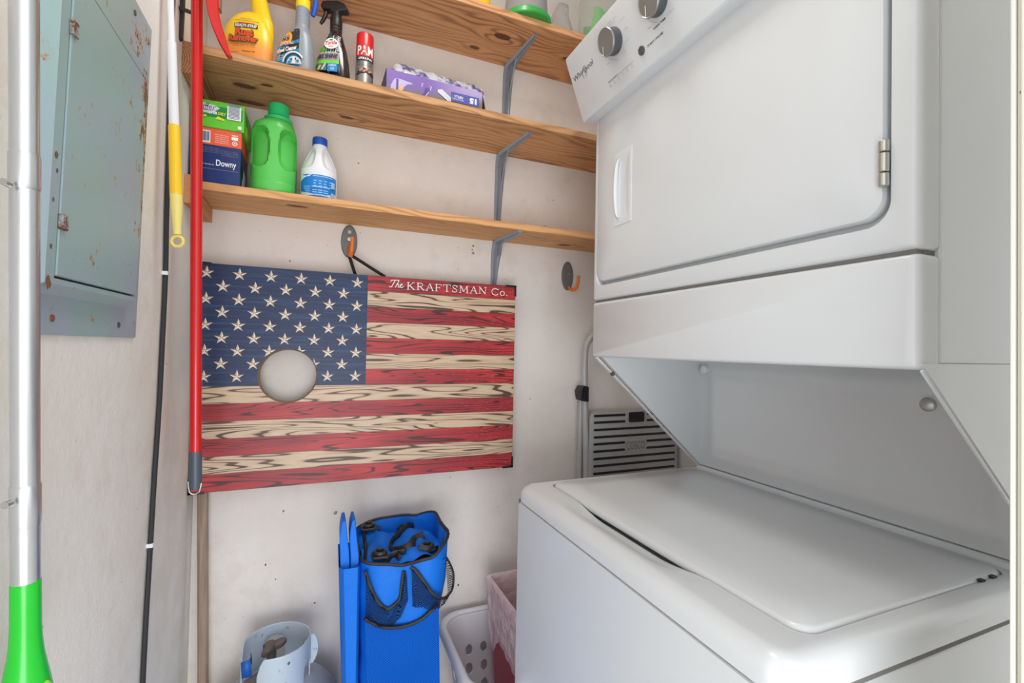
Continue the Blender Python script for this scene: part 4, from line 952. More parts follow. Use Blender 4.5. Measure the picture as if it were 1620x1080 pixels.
for k, (dx, dy, dz, ang, ln) in enumerate(((-.035, -.02, .11, 10, .10), (.0, -.045, .07, 40, .09), (.03, -.02, .10, -20, .10), (-.01, .03, .12, 70, .08), (.02, -.035, .15, 55, .07))):
    mb = MB(); c_ = Vector((dx, dy, dz)); ax = Vector((math.sin(R(ang)), 0, math.cos(R(ang))))
    mb.tube([c_-ax*ln/2, c_+ax*ln/2], .017, 12, flatten=.6); mb.build('green_piece', flat('lime_piece%d' % k, (96, 206, 70), .35), t)

# ------------------------------------------------------------------ washer
SX0, WY0, WY1 = .457, .338, 1.050
ws = world_thing('washing_machine', (.8, .69, 0), 'white top loading washing machine forming the base of the laundry tower', 'washing machine')
XYW = lambda p, q, h: (p, q, h)
MB().box(SX0+.006, 1.16, WY0+.006, WY1-.006, .0, .8805).build('cabinet', M['enamel'], ws, bevel=.012, seg=3)
def fr(p, q, h): return (SX0+.006-h, p, q)       # p along the depth, q height, h out towards the room
MB().nest(fr, [(WY0+.006, WY1-.006, .06, .881, .012, 0), (WY0+.006, WY1-.006, .06, .881, .012, .003), (WY0+.009, WY1-.009, .063, .879, .012, .006)]).build('front_panel', M['enamel'], ws, smooth=30)
LX0, LX1, LY0, LY1 = .528, .985, .368, 1.015
def notch(p, q, h):
    if h < .9: return 0
    k = sm((q-.50)/.12)*sm((.90-q)/.12); g = sm((p-.478)/.035)*(1 if p < LX0+.02 else 0)
    return -.013*k*g
zt = .924; r = .022
lp = [(SX0, 1.175, WY0, WY1, .03, .884), (SX0, 1.175, WY0, WY1, .03, .902)]
for a in (25, 50, 75, 90): i_ = r*(1-math.cos(R(a))); lp.append((SX0+i_, 1.175-i_, WY0+i_, WY1-i_, .03-i_*.5, .902+r*math.sin(R(a))))
lp += [(SX0+.035, 1.14, WY0+.024, WY1-.024, .028, zt), (SX0+.05, 1.10, WY0+.026, WY1-.027, .028, zt), (LX0-.008, LX1+.008, LY0-.004, LY1+.006, .026, zt), (LX0-.001, LX1+.001, LY0, LY1+.001, .026, zt-.001), (LX0+.001, LX1-.001, LY0+.002, LY1-.001, .026, .898), (LX0+.03, LX1-.03, LY0+.03, LY1-.03, .02, .892)]
MB().nest(XYW, lp, ns=44, nc=8, mod=notch).build('top_cap', M['enamel'], ws, smooth=45)
MB().box(SX0+.0035, 1.17, WY0+.0035, WY1-.0035, .874, .885).build('seam', M['gap'], ws)
g_ = .0035
lid = MB().nest(XYW, [(LX0+g_, LX1-g_, LY0+g_, LY1-g_, .026, .914), (LX0+g_-.002, LX1-g_+.002, LY0+g_-.002, LY1-g_+.002, .028, .917), (LX0+g_-.002, LX1-g_+.002, LY0+g_-.002, LY1-g_+.002, .028, .922), (LX0+g_, LX1-g_, LY0+g_, LY1-g_, .027, .926), (LX0+g_+.004, LX1-g_-.004, LY0+g_+.004, LY1-g_-.004, .024, .9285), (LX0+.06, LX1-.06, LY0+.06, LY1-.06, .024, .9292)], cap0=True, ns=24, nc=8).build('lid', M['enamel'], ws, smooth=40)
for k in (0, 1):
    MB().box(.900+k*.032, .911+k*.032, LY0-.003, LY0+.004, .905, .926).build('hinge_slot', M['dark'], ws)
# raised ledge behind the lid
MB().nest(XYW, [(LX1+.008, 1.17, WY0+.03, WY1-.03, .006, .923), (LX1+.009, 1.17, WY0+.03, WY1-.03, .006, .931), (LX1+.013, 1.166, WY0+.034, WY1-.034, .006, .934)], ns=6).build('rear_ledge', M['enamel2'], ws)

# ------------------------------------------------------------------ dryer above it
DX, DY0, DY1 = .650, .3205, 1.027
dw = world_thing('dryer', (.9, .66, .93), 'white front loading dryer stacked on the washer with a tilted control console', 'dryer')
df = lambda p, q, h: (DX-h, p, q)
MB().box(DX+.0425, 1.175, DY0-.001, DY1+.0, 1.2425, 2.03).build('cabinet', M['enamel'], dw, bevel=.002, seg=3)
MB().box(DX+.02, DX+.05, DY0+.005, DY1-.005, 1.245, 2.02).build('inner_frame', M['gap'], dw)
def panel_loops(z0, z1, rb):
    L = [(DY0, DY1, z0, z1, rb, -.0405)]
    rr = .012
    L.append((DY0, DY1, z0, z1, rb, -.012))
    for a in (22, 45, 67, 90): i_ = rr*(1-math.cos(R(a))); L.append((DY0+i_, DY1-i_*.4, z0+i_*.5, z1-i_*.5, max(rb-i_*.5, .004), -rr+rr*math.sin(R(a))))
    return L
MB().nest(df, panel_loops(1.2345, 1.3745, .007), ns=16).build('lower_panel', M['enamel'], dw, smooth=50)
dY0, dY1, dZ0, dZ1 = .358, 1.0105, 1.425, 1.905
L = panel_loops(1.3795, 2.02, .007)
L += [(dY0-.008, dY1+.004, dZ0-.011, dZ1+.004, .03, 0), (dY0-.0055, dY1+.003, dZ0-.0085, dZ1+.003, .03, -.006), (dY0-.005, dY1+.0025, dZ0-.008, dZ1+.002, .03, -.018), (dY0+.03, dY1-.03, dZ0+.03, dZ1-.03, .02, -.018)]
MB().nest(df, L, ns=16, nc=8).build('front_panel', M['enamel'], dw, smooth=50)
MB().box(DX+.008, DX+.05, DY0+.0065, DY1-.004, 1.366, 1.388).build('seam', M['gap'], dw)
dm = dw
dd = MB().nest(df, [(dY0+.001, dY1-.001, dZ0+.0, dZ1, .028, -.016), (dY0, dY1, dZ0, dZ1, .028, -.004), (dY0+.0015, dY1-.0015, dZ0+.0015, dZ1-.0015, .027, .0005), (dY0+.006, dY1-.005, dZ0+.006, dZ1-.004, .024, .0022), (dY0+.08, dY1-.08, dZ0+.08, dZ1-.08, .02, .0028)], cap0=True, ns=14, nc=10).build('door', M['enamel'], dw, smooth=50)
# recessed pull in the door
hp = [(.868, .940, 1.548, 1.722)]
y0_, y1_, z0_, z1_ = hp[0]
mb = MB().nest(df, [(y0_, y1_-.004, z0_, z1_, .002, .002), (y0_, y1_-.004, z0_, z1_, .002, .0042), (y0_+.004, y1_-.008, z0_+.004, z1_-.004, .002, .0046), (y0_+.014, y1_-.016, z0_+.02, z1_-.02, .008, .0042), (y0_+.016, y1_-.020, z0_+.024, z1_-.024, .008, .0030)], ns=8).build('handle', M['enamel2'], dd, smooth=40)
# the lip of the pull
rs = []
for k in range(21):
    t_ = k/20; z = z0_+.018+(z1_-z0_-.036)*t_; bow = math.sin(math.pi*t_)**.5
    y_ = y1_-.022+.006*bow; rs.append([df(y_+.006, z, .004), df(y_+.004, z, .006+.004*bow), df(y_-.002, z, .008+.006*bow), df(y_-.006, z, .006+.004*bow), df(y_-.004, z, .004)])
MB().rings(rs).build('pull_lip', M['enamel2'], dd)
hz0, hz1 = onX(1391, 296, DX-.006).z, onX(1391, 224, DX-.006).z; hy = dY0-.002
mb = MB(); 
for (a, b_) in ((0, .28), (.31, .72), (.75, 1)):
    mb.lathe([(.0050, hz0+(hz1-hz0)*a), (.0058, hz0+(hz1-hz0)*a+.001), (.0058, hz0+(hz1-hz0)*b_-.001), (.0050, hz0+(hz1-hz0)*b_)], (DX-.004, hy, 0), 20)
mb.build('hinge', flat('satin_nickel', (196, 194, 186), .3, .85), dw)
# recess below the dryer: cheeks, back panel, fixings
t_ = .004
for (ya, yb, nm) in ((DY1-.012, DY1-.004, 1), (DY0-.001, DY0+.005, 0)):
    yf = yb if nm else ya
    mb = MB(); mb.prism([(DX+.018 if nm else DX+.006, 1.2425 if not nm else 1.240), (1.17, 1.2425 if not nm else 1.240), (1.17, .936), (1.004, .936)], lambda p, q, h: (p, h, q), ya, yb)
    ck = mb.build('side_cheek', M['enamel'], dw, smooth=0)
    # folded flange along the sloping edge
    a, b_ = Vector((DX+.008, 0, 1.236)), Vector((.998, 0, .937)); inn = -.012 if nm else .003
    dv = (b_-a).normalized(); nv = Vector((dv.z, 0, -dv.x))
    if nv.x > 0: nv = -nv
    y_a = yb if nm else ya
    pts = []
    for (yy, hh) in ((y_a, .0), (y_a, .004), (y_a+inn, .004), (y_a+inn, .001)): pts.append([Vector((p.x, yy, p.z))+nv*hh for p in (a, b_)])
    MB().rings([[pts[0][0], pts[1][0], pts[2][0], pts[3][0]], [pts[0][1], pts[1][1], pts[2][1], pts[3][1]]]).build('cheek_flange', M['enamel2'], dw, bevel=.001)
bk = lambda p, q, h: (1.004-h, p, q)
MB().nest(bk, [(DY0+.009, DY1-.012, .936, 1.245, .003, 0), (DY0+.04, DY1-.045, .955, 1.22, .02, 0), (DY0+.048, DY1-.053, .963, 1.212, .02, .004), (DY0+.07, DY1-.075, .985, 1.19, .02, .004), (DY0+.075, DY1-.08, .99, 1.185, .02, .0)], ns=10).build('back_panel', M['enamel'], dw, smooth=50)
MB().box(1.006, 1.17, DY0+.009, DY1-.012, .936, 1.24).build('rear_housing', M['enamel'], dw)
p = onX(1109, 584, .985)
MB().lathe([(.0125, 1.004), (.0125, .992), (.009, .989), (.0001, .988)], (0, p.y, p.z), 24, 'x').build('plug', M['enamel2'], dw)
p = onX(1467, 640, 1.0)
MB().lathe([(.012, 1.004), (.012, 1.000), (.008, .997), (.0001, .9965)], (0, p.y, p.z), 24, 'x').build('screw', M['chrome'], dw)
p = onY(968, 591, DY1-.014)
MB().lathe([(.006, DY1-.012), (.006, DY1-.016), (.0001, DY1-.0165)], (p.x+.002, 0, p.z), 16, 'y').build('screw', M['darkgrey'], dw)
# control console
pA, pC = Vector((.6165, 0, 1.840)), Vector((.5605, 0, 1.989))
cv = (pC-pA).normalized(); cn = Vector((-cv.z, 0, cv.x)); CY1, CY0 = 1.035, .288
def cf(y, v, h): return Vector((pA.x, y, pA.z))+cv*v+cn*h
hl = (pC-pA).length
top = Vector((.62, 0, 2.04))
prof = [(DX+.03, 1.846), (DX+.000, 1.843), (.630, 1.841), (pA.x+.003, 1.8395), (pA.x-.0005, 1.842)]
prof += [(pA.x+(pC.x-pA.x)*t, pA.z+(pC.z-pA.z)*t) for t in (.08, .5, .95)]+[(pC.x+.001, pC.z+.001), (pC.x+.006, pC.z+.006), (DX+.03, 2.03)]
mb = MB(); rs = []
for (y_, k) in ((CY1, .97), (CY1-.003, 1), (CY0+.003, 1), (CY0, .97)):
    cx_, cz_ = .62, 1.93; rs.append([Vector((cx_+(p-cx_)*k, y_, cz_+(q-cz_)*k)) for p, q in prof])
mb.rings(rs); cons = mb.build('control_console', M['enamel2'], dw, smooth=30, bevel=.0012)
def onC(px, py, h=0):
    r_ = ray(px, py); p0 = pA+cn*h; t = (p0-C0).dot(cn)/r_.dot(cn); P = C0+r_*t; return P.y, (P-pA).dot(cv)
def knob(px, py, rad, nm, nl):
    depth = .024; cy_, cv_ = onC(px, py, depth)
    def ring(r_, h): return [cf(cy_+r_*math.cos(2*math.pi*k/48), cv_+r_*math.sin(2*math.pi*k/48), h) for k in range(48)]
    kb = MB().rings([ring(rad*.98, 0), ring(rad*1.0, .002), ring(rad*.97, depth-.003), ring(rad*.9, depth-.003)]).build(nm, M['darkgrey'], cons, smooth=40)
    MB().rings([ring(rad*1.02, depth-.003), ring(rad*1.03, depth), ring(rad*.98, depth+.0015), ring(rad*.92, depth), ring(.0001, depth)], True, False).build('knob_face', M['grey_knob'], kb, smooth=40)
    d = Decal(lambda u, v, h: cf(u, v, depth+.0008+h)); q0 = onC(px-3.5, py+7, depth); q1 = onC(px-2.5, py+27, depth); d.stroke([q0, (q0[0]+(q1[0]-q0[0])*.92, q0[1]+(q1[1]-q0[1])*.92)], .0019, M['white'])
    d.build('pointer', kb)
    # printed ring
    dr_ = Decal(lambda u, v, h: cf(u, v, h)); c2 = M['ink_light']; dr_.stroke(arc(cy_, cv_, rad*1.28, rad*1.28, -80, 120, 30), .0005, c2)
    for k in range(nl):
        a = -130+k*260/(nl-1)+180; uu, vv = cy_+rad*1.45*math.cos(R(a)), cv_+rad*1.45*math.sin(R(a)); dr_.disc(uu, vv, .0007, .0007, M['ink'], 8)
        s_ = -1 if math.cos(R(a)) < .2 else 1
        u0_ = uu+s_*.003; wds = ('Normal', 'Delicate', 'Bulky', 'Heavy Duty', 'Whites', 'Casual', 'Colors', 'Quick', 'Rinse')[k % 9]
        u1_ = u0_+s_*.0014*len(wds)
        ul, ur = (max(u0_, u1_), min(u0_, u1_)); dr_.text(wds, ul, vv-.0013, ur, vv+.0013, c2)
    dr_.build('dial_print', cons)
knob(958, 67, .0275, 'cycle_knob', 9)
knob(1025, 2, .0275, 'temperature_knob', 5)
def ring_c(y_, v_, r_, h): return [cf(y_+r_*math.cos(2*math.pi*k/28), v_+r_*math.sin(2*math.pi*k/28), h) for k in range(28)]
by, bv = onC(1015.5, 80)
MB().rings([ring_c(by, bv, .0088, 0), ring_c(by, bv, .0088, .0022), ring_c(by, bv, .0076, .003), ring_c(by, bv, .0001, .0026)], True, False).build('start_button', M['darkgrey'], cons)
d = Decal(lambda u, v, h: cf(u, v, h))
def ctext(s, pa_, pb_, hgt, m, bold=0, shear=0):
    y0c, v0c = onC(*pa_); y1c, v1c = onC(*pb_); vv = (v0c+v1c)/2; d.text(s, y0c, vv, y1c, vv+hgt, m, bold, shear)
ctext('Whirlpool', (909, 130.5), (940.5, 106.5), .0165, M['ink'], .0)
yw, vw = onC(925, 114); sw = arc(yw, vw, .0085, .0125, -60, 240, 20); d.stroke([(a+(b_-vw)*-.25, b_) for a, b_ in sw], .0011, M['ink'])
d.build('maker_lettering', cons); d = Decal(lambda u, v, h: cf(u, v, h))
ctext('WASH TEMP', (1034, 47.5), (1054, 30.5), .0040, M['ink'], .02)
d.build('temperature_print', cons); d = Decal(lambda u, v, h: cf(u, v, h))
ctext('START / PAUSE', (1024.5, 74), (1050, 54), .0040, M['ink'], .02)
d.build('start_print', cons); d = Decal(lambda u, v, h: cf(u, v, h))
y0c, v0c = onC(963, 132); y1c, v1c = onC(1003, 98.5)
d.stroke([(y0c, (v0c+v1c)/2+.0015), (y1c, (v0c+v1c)/2+.0015)], .0006, M['ink_light']); d.text('STATUS LIGHTS', y0c, (v0c+v1c)/2+.0022, y0c+(y1c-y0c)*.38, (v0c+v1c)/2+.0048, M['ink'])
for k, wd_ in enumerate(('Add', 'Wash', 'Rinse', 'Spin', 'Done', 'Lid Lock')):
    uu = y0c+(y1c-y0c)*(.05+.18*k); vv = (v0c+v1c)/2-.0040
    d.disc(uu, vv, .0009, .0009, M['ink'], 8); d.text(wd_, uu+.0035, vv-.0055, uu-.0035, vv-.0033, M['ink_light'])
d.build('status_print', cons)

# ------------------------------------------------------------------ gas tank
tk = world_thing('gas_cylinder', (-.082, 1.342, 0), 'grey portable gas cylinder with a cut out collar on the floor by the back wall', 'gas cylinder')
tx, ty = -.082, 1.342
tm = NT('tank_paint', .4, .1); tm.col(tm.mix(tm.noise(tm.pos(), 12, 3), srgb((150, 160, 170)), srgb((176, 184, 190))))
mb = MB(); prof = [(.10, .0), (.105, .03), (.10, .045), (.135, .06), (.15, .09), (.153, .12), (.153, .30)]
for a in range(10, 91, 10): prof.append((.153*math.cos(R(a))+.0001, .30+.105*math.sin(R(a))))
mb.lathe(prof, (tx, ty, 0), 64); mb.build('tank_body', tm.m, tk)
cr_, cz0, cz1 = .079, .365, .492
def col_grid():
    NU, NV = 260, 60; vs = []; idx = {}; fs = []
    a0, a1 = -118, 178        # degrees round the axis, gap at the front left
    def keep(a, z):
        t_ = (z-cz0)/(cz1-cz0)
        def el(ac, zc, ra, rz): return ((a-ac)/ra)**4+((t_-zc)/rz)**4 < 1 if True else 0
        for (ac, zc, ra, rz) in ((98, .50, 20, .26), (22, .46, 17, .26), (-84, .22, 22, .22), (-20, .30, 14, .26), (160, .3, 8, .2)):
            if el(ac, zc, ra, rz): return False
        for ac, zc in ((-66, .82), (120, .84), (75, .86)):
            if ((a-ac)/2.6)**2+((t_-zc)/.035)**2 < 1: return False
        e = min(a-a0, a1-a)
        if e < 14 and t_ > 1-.35*(1-e/14)**2: return False
        return True
    for j in range(NV+1):
        for i in range(NU+1):
            a = a0+(a1-a0)*i/NU; z = cz0+(cz1-cz0)*j/NV
            vs.append((tx+cr_*math.cos(R(a)), ty+cr_*math.sin(R(a)), z))
    for j in range(NV):
        for i in range(NU):
            a = a0+(a1-a0)*(i+.5)/NU; z = cz0+(cz1-cz0)*(j+.5)/NV
            if keep(a, z): k = j*(NU+1)+i; fs.append((k, k+1, k+NU+2, k+NU+1))
    m_ = MB(); m_.add(vs, fs); return m_
cl_ = NT('collar_paint', .35, .1); cl_.col(cl_.mix(cl_.ss(cl_.noise(cl_.pos(), 40, 4, .7), .62, .70), srgb((188, 202, 214)), srgb((150, 150, 146))))
cob = col_grid(); co = cob.build('collar', cl_.m, tk, smooth=60, solid=.003)
# rolled hand grip at the right of the collar
mb = MB(); rs = []
for k in range(13):
    t_ = k/12; z = cz1-.004-.075*t_; wv = .016*math.sin(math.pi*min(1, t_*.9+.08))**.7
    c_ = Vector((tx+cr_*math.cos(R(2)), ty+cr_*math.sin(R(2)), z)); o_ = Vector((1, -.1, 0)).normalized(); n_ = Vector((.1, 1, 0)).normalized()
    rs.append([c_+o_*.002, c_+o_*(wv+.004)+n_*.002, c_+o_*(wv+.006), c_+o_*(wv+.004)-n_*.004, c_+o_*.002-n_*.003])
mb.rings(rs).build('hand_grip', cl_.m, tk)
vg = flat('valve_grey', (112, 104, 98), .6, .3)
mb = MB().lathe([(.016, .395), (.016, .425), (.011, .428), (.011, .462)], (tx-.012, ty+.01, 0), 20); vb = mb.build('valve', vg, tk)
mb = MB(); mb.tube([(tx-.012, ty+.01, .415), (tx-.05, ty-.02, .412), (tx-.062, ty-.03, .410)], [.011, .012, .014], 16); mb.build('outlet', vg, tk)
star = []
for k in range(24):
    a = 2*math.pi*k/24; rr = .020+.0075*math.cos(3*a); star.append((rr*math.cos(a), rr*math.sin(a)))
kc = Vector((tx-.012, ty+.01, .462)); kb_ = lambda p, q, h: kc+Vector((p*1.25, q, h+p*.35))
mb = MB(); mb.rings([[kb_(p*.9, q*.9, 0) for p, q in star], [kb_(p, q, .004) for p, q in star], [kb_(p, q, .013) for p, q in star], [kb_(p*.85, q*.85, .017) for p, q in star], [kb_(p*.2, q*.2, .013) for p, q in star]]); mb.build('valve_knob', vg, vb)
bt = flat('blue_strap', (18, 84, 168), .5)
p0 = onY(389, 1050, 1.29)
mb = MB(); c_ = [onY(*q, 1.285) for q in ((381, 1048), (396, 1043), (399, 1070), (382, 1073))]; mb.add(c_, [(0, 1, 2, 3)])
mb.add([onY(*q, 1.29) for q in ((394, 1044), (398, 1036), (396, 1032), (399, 1052))], [(0, 1, 2, 3)]); mb.build('blue_tag', bt, tk, solid=.002)

# ------------------------------------------------------------------ blue canopy bag
bg = world_thing('storage_bag', (.21, 1.27, 0), 'tall blue fabric storage bag with black trim and net pockets leaning by the back wall', 'bag')
def cloth(name, rgb, amp=.4):
    n = NT(name, .6, spec=.3); n.col(srgb(rgb)); n.bump(n.ma('ADD', n.ma('MULTIPLY', n.noise(n.pos(), 14, 4, .55), 1.0), n.ma('MULTIPLY', n.noise(n.pos(), 420, 2), .08)), amp, .012); return n.m
blue = cloth('blue_nylon', (8, 108, 214)); btrim = flat('black_binding', (34, 34, 38), .6)
YF, YBk, ZR = 1.165, 1.395, .738
def bagring(z):
    t_ = z/ZR
    xl = .118-.016*sm((t_-.3)/.7); xr_ = .296+.030*sm((t_-.62)/.38)
    return (xl, xr_, YF+.012*math.sin(t_*5), YBk, .035+.02*t_)
def brr(z, k=0, dz=lambda p, q: 0):
    a = bagring(z); out = []
    for (p, q) in rrect(a[0]+k, a[1]-k, a[2]+k, a[3]-k, a[4], 14, 6):
        wv = .004*math.sin(p*70+z*21)*math.sin(q*31+z*47)
        out.append(Vector((p+wv, q+wv, z+dz(p, q))))
    return out
rimdz = lambda p, q: .018*math.sin((p-.10)/.23*math.pi)*(-1 if q < 1.2 else .9)+.03*max(0, (p-.28)/.05)
rs = [brr(z) for z in [k*.05 for k in range(14)]]+[brr(.70, 0, lambda p, q: .5*rimdz(p, q)), brr(ZR, 0, rimdz)]
rs += [brr(ZR, .003, rimdz), brr(.69, .006)]
MB().rings(rs, True, False).build('body', blue, bg, smooth=60)
rp0 = brr(ZR, .0, rimdz); MB().tube(rp0+[rp0[0], rp0[1]], .0042, 8, cap=False).build('rim_binding', btrim, bg)
# rolled fabric inside the mouth
a = bagring(ZR)
def crum(u, v):
    x = a[0]+.008+u*(a[1]-a[0]-.016); y = a[2]+.008+v*(a[3]-a[2]-.016)
    z = .712+.016*math.sin(u*7+v*4)*math.sin(v*6-u*3)+.006*abs(math.sin(u*11+v*6))+.003*math.sin(u*19-v*15)+.016*math.sin(math.pi*u)*math.sin(math.pi*v)
    return Vector((x, y, z))
MB().grid(crum, 70, 70).build('rolled_fabric', blue, bg, smooth=70)
def onf(u, v, dz=.004): p = crum(u, v); return p+Vector((0, 0, dz))
for pts_ in ([(.02, .08), (.06, .35), (.08, .6), (.10, .92), (.30, .95)], [(.42, .05), (.36, .35), (.42, .58), (.62, .72), (.74, .90)], [(.40, .30), (.50, .20), (.60, .22), (.66, .42), (.80, .46)], [(.25, .06), (.35, .16), (.5, .12)], [(.66, .12), (.78, .10), (.92, .30)]):
    mb = MB(); mb.tube(smooth_path([onf(*q) for q in pts_], 6), .0125, 8, flatten=.35, up=(0, 0, 1)); mb.build('strap', btrim, bg)
for (u, v) in ((.20, .14), (.78, .18), (.62, .88), (.14, .86)):
    p = onf(u, v, .014); mb = MB().lathe([(.009, 0), (.016, 0), (.018, .004), (.016, .009), (.0095, .009), (.009, 0)], p, 24, cap=False); mb.box(p.x-.019, p.x+.019, p.y-.019, p.y+.019, p.z-.008, p.z)
    mb.build('corner_eyelet', flat('eyelet_black', (44, 42, 42), .4), bg, bevel=.003)
# flat sleeve on the left with a folded end standing out of it
zs = onY(556, 898, 1.15).z
rs = []
for k in range(12):
    z = zs*k/11; t_ = z/zs; xl = .088-.033*t_; rs.append([Vector(q+(z,)) for q in ((xl+.010, 1.148), (xl, 1.165), (xl+.003, 1.30), (.100, 1.30), (.108-.006*t_, 1.16), (.100-.004*t_, 1.148))])
MB().rings(rs, True, False).build('side_sleeve', blue, bg, smooth=50)
for (xa_, xb_) in ((.0565, .0775), (.0795, .0985)):
    rs = []
    for k in range(17):
        t_ = k/16; zz = zs-.03+(onY(551, 822, 1.20).z-zs+.03)*t_; wv = (xb_-xa_)/2*(1-.6*t_**4); c_ = (xa_+xb_)/2+.002*math.sin(t_*6)
        rs.append([Vector((c_-wv, 1.165+.028*t_, zz)), Vector((c_+wv, 1.165+.028*t_, zz)), Vector((c_+wv*.8, 1.26, zz)), Vector((c_-wv*.8, 1.26, zz))])
    MB().rings(rs).build('folded_flap', blue, bg, smooth=50, bevel=.002)
# net pockets
def netmat(name, k, back=None, thr=.28):
    n = NT(name, .8, spec=.1); x, y, z = n.sep(n.pos()); u = n.ma('ADD', x, n.ma('MULTIPLY', y, .7))
    a = n.ma('ABSOLUTE', n.ma('SINE', n.ma('MULTIPLY', n.ma('ADD', u, z), k))); b_ = n.ma('ABSOLUTE', n.ma('SINE', n.ma('MULTIPLY', n.ma('SUBTRACT', u, z), k)))
    m_ = n.ma('MINIMUM', a, b_); ln = n.ma('LESS_THAN', m_, thr)
    if back: n.col(n.mix(ln, srgb(back), srgb((8, 44, 120))))
    else: n.col(srgb((22, 26, 34))); n.set(n.b.inputs['Alpha'], ln)
    return n.m
net = netmat('black_net', 620, None, .52); bmesh_ = netmat('blue_mesh_fabric', 560, (12, 104, 212), .40)
def fp(px, py, off=0.0):
    return onY(px, py, YF-.003-off)
# lower mesh panel across the front below a curved black binding
cur = [(577, 978), (590, 986), (608, 992), (630, 992), (650, 987), (668, 978), (684, 964), (694, 956)]
bot = [fp(583+i*16.3, 1160, .008) for i in range(8)]
mb = MB(); tp = [fp(*q, off=.011) for q in cur]
mb.grid(lambda u, v: (lambda i, f_: tp[i].lerp(tp[min(i+1, 7)], f_))(min(int(u*7), 6), u*7-min(int(u*7), 6)).lerp((lambda i, f_: bot[i].lerp(bot[min(i+1, 7)], f_))(min(int(u*7), 6), u*7-min(int(u*7), 6)), v)+Vector((0, -.006*math.sin(math.pi*u)*math.sin(math.pi*min(v*2, 1)), 0)), 42, 20)
mb.build('mesh_panel', bmesh_, bg, smooth=60)['label'] = 'fine blue mesh panel'
MB().tube(smooth_path([fp(*q, off=.013) for q in cur]), .0042, 8).build('binding', btrim, bg)
# left pocket
edge = [(578, 904), (583, 920), (591, 940), (601, 955), (613, 963), (624, 957), (633, 946), (636, 925), (639, 903)]
lowe = [(577, 978), (579, 982), (586, 988), (595, 992), (610, 994), (622, 990), (634, 976), (646, 950), (643, 903)]
mb = MB(); E1 = [fp(*q, off=.014) for q in edge]; E2 = [fp(*q, off=.009) for q in lowe]
def quad(E1, E2, bul):
    n_ = len(E1)-1
    def f(u, v):
        i = min(int(u*n_), n_-1); t_ = u*n_-i; return E1[i].lerp(E1[i+1], t_).lerp(E2[i].lerp(E2[i+1], t_), v)+Vector((0, -bul*math.sin(math.pi*v)-.003*math.sin(u*31+v*9), 0))
    return f
mb.grid(quad(E1, E2, .014), 48, 16); np1 = mb.build('net_pocket', net, bg, smooth=60)
MB().tube(smooth_path(E1), [.0045]*(8*6+1), 8, flatten=.6).build('pocket_edge', btrim, np1)
# right pocket, sagging round the corner
edge = [(650, 897), (660, 905), (672, 922), (684, 938), (696, 946), (707, 943), (716, 930), (717, 905), (708, 884), (704, 880)]
lowe = [(652, 960), (655, 960), (662, 961), (672, 962), (684, 964), (694, 962), (702, 950), (708, 935), (706, 900), (704, 882)]
Yo = [.012, .015, .018, .020, .018, .006, -.006, -.018, -.03, -.03]
E1 = [fp(*q, off=o_) for q, o_ in zip(edge, Yo)]; E2 = [fp(*q, off=o_-.002) for q, o_ in zip(lowe, Yo)]
mb = MB(); mb.grid(quad(E1, E2, .010), 54, 16); np2 = mb.build('net_pocket', net, bg, smooth=60)
MB().tube(smooth_path(E1), .0045, 8, flatten=.6).build('pocket_edge', btrim, np2)
E3 = [fp(*q, off=.003) for q in ((650, 897), (650, 918), (651, 940), (652, 960))]; E4 = [fp(*q, off=.006) for q in ((660, 905), (664, 925), (664, 945), (664, 961))]

# ------------------------------------------------------------------ laundry basket and bin
lb_ = world_thing('laundry_basket', (.60, 1.27, 0), 'pale grey plastic laundry basket with round holes beside the washer', 'basket')
KX0, KX1, KY0, KY1, KZ = .366, .83, 1.085, 1.462, .398
bp = flat('basket_plastic', (216, 216, 222), .45)
def kring(t_, grow=0):   # t_=0 top, 1 bottom
    i_ = .012+.055*t_-grow; return rrect(KX0+i_, KX1-i_, KY0+i_, KY1-i_, .075-.02*t_, 110, 30)
NV = 120; mb = MB(); vs = []; N_ = len(kring(0))
seglen = []
for j in range(NV+1):
    t_ = j/NV
    for (p, q) in kring(t_): vs.append((p, q, KZ-.006-(KZ-.02)*t_))
fs = []
def lattice(p, q, z):
    # which wall, distance along it
    if z > KZ-.075 or z < .06: return True
    row = (z-.07)/.054; rz = (row-round(row))*.054
    mx = (KX0+KX1)/2; my = (KY0+KY1)/2
    for (c_, lo, hi, on) in ((p, KX0+.10, KX1-.10, abs(q-my) > (KY1-KY0)/2-.085), (q, KY0+.10, KY1-.10, abs(p-mx) > (KX1-KX0)/2-.085)):
        if on and lo-.018 < c_ < hi+.018:
            cc = (c_-lo)/.050; dc_ = (cc-round(cc))*.050
            if (dc_/.0115)**2+(rz/.0150)**2 < 1: return False
    return True
for j in range(NV):
    for i in range(N_):
        k = (i+1) % N_; f_ = (j*N_+i, j*N_+k, (j+1)*N_+k, (j+1)*N_+i)
        c_ = sum((Vector(vs[a_]) for a_ in f_), Vector())/4
        if lattice(c_.x, c_.y, c_.z): fs.append(f_)
fs.append(tuple(NV*N_+i for i in range(N_)))
mb.add(vs, fs); mb.build('tub', bp, lb_, smooth=60, solid=.003, fixn=True)
rs = []
for (g_, dz) in ((0, -.006), (.0, .0), (.004, .004), (.012, .004), (.017, -.002), (.018, -.022), (.014, -.022)):
    rs.append([Vector((p, q, KZ+dz)) for p, q in kring(0, g_)])
MB().rings(rs, False, False).build('rim', bp, lb_, smooth=60, solid=.002)

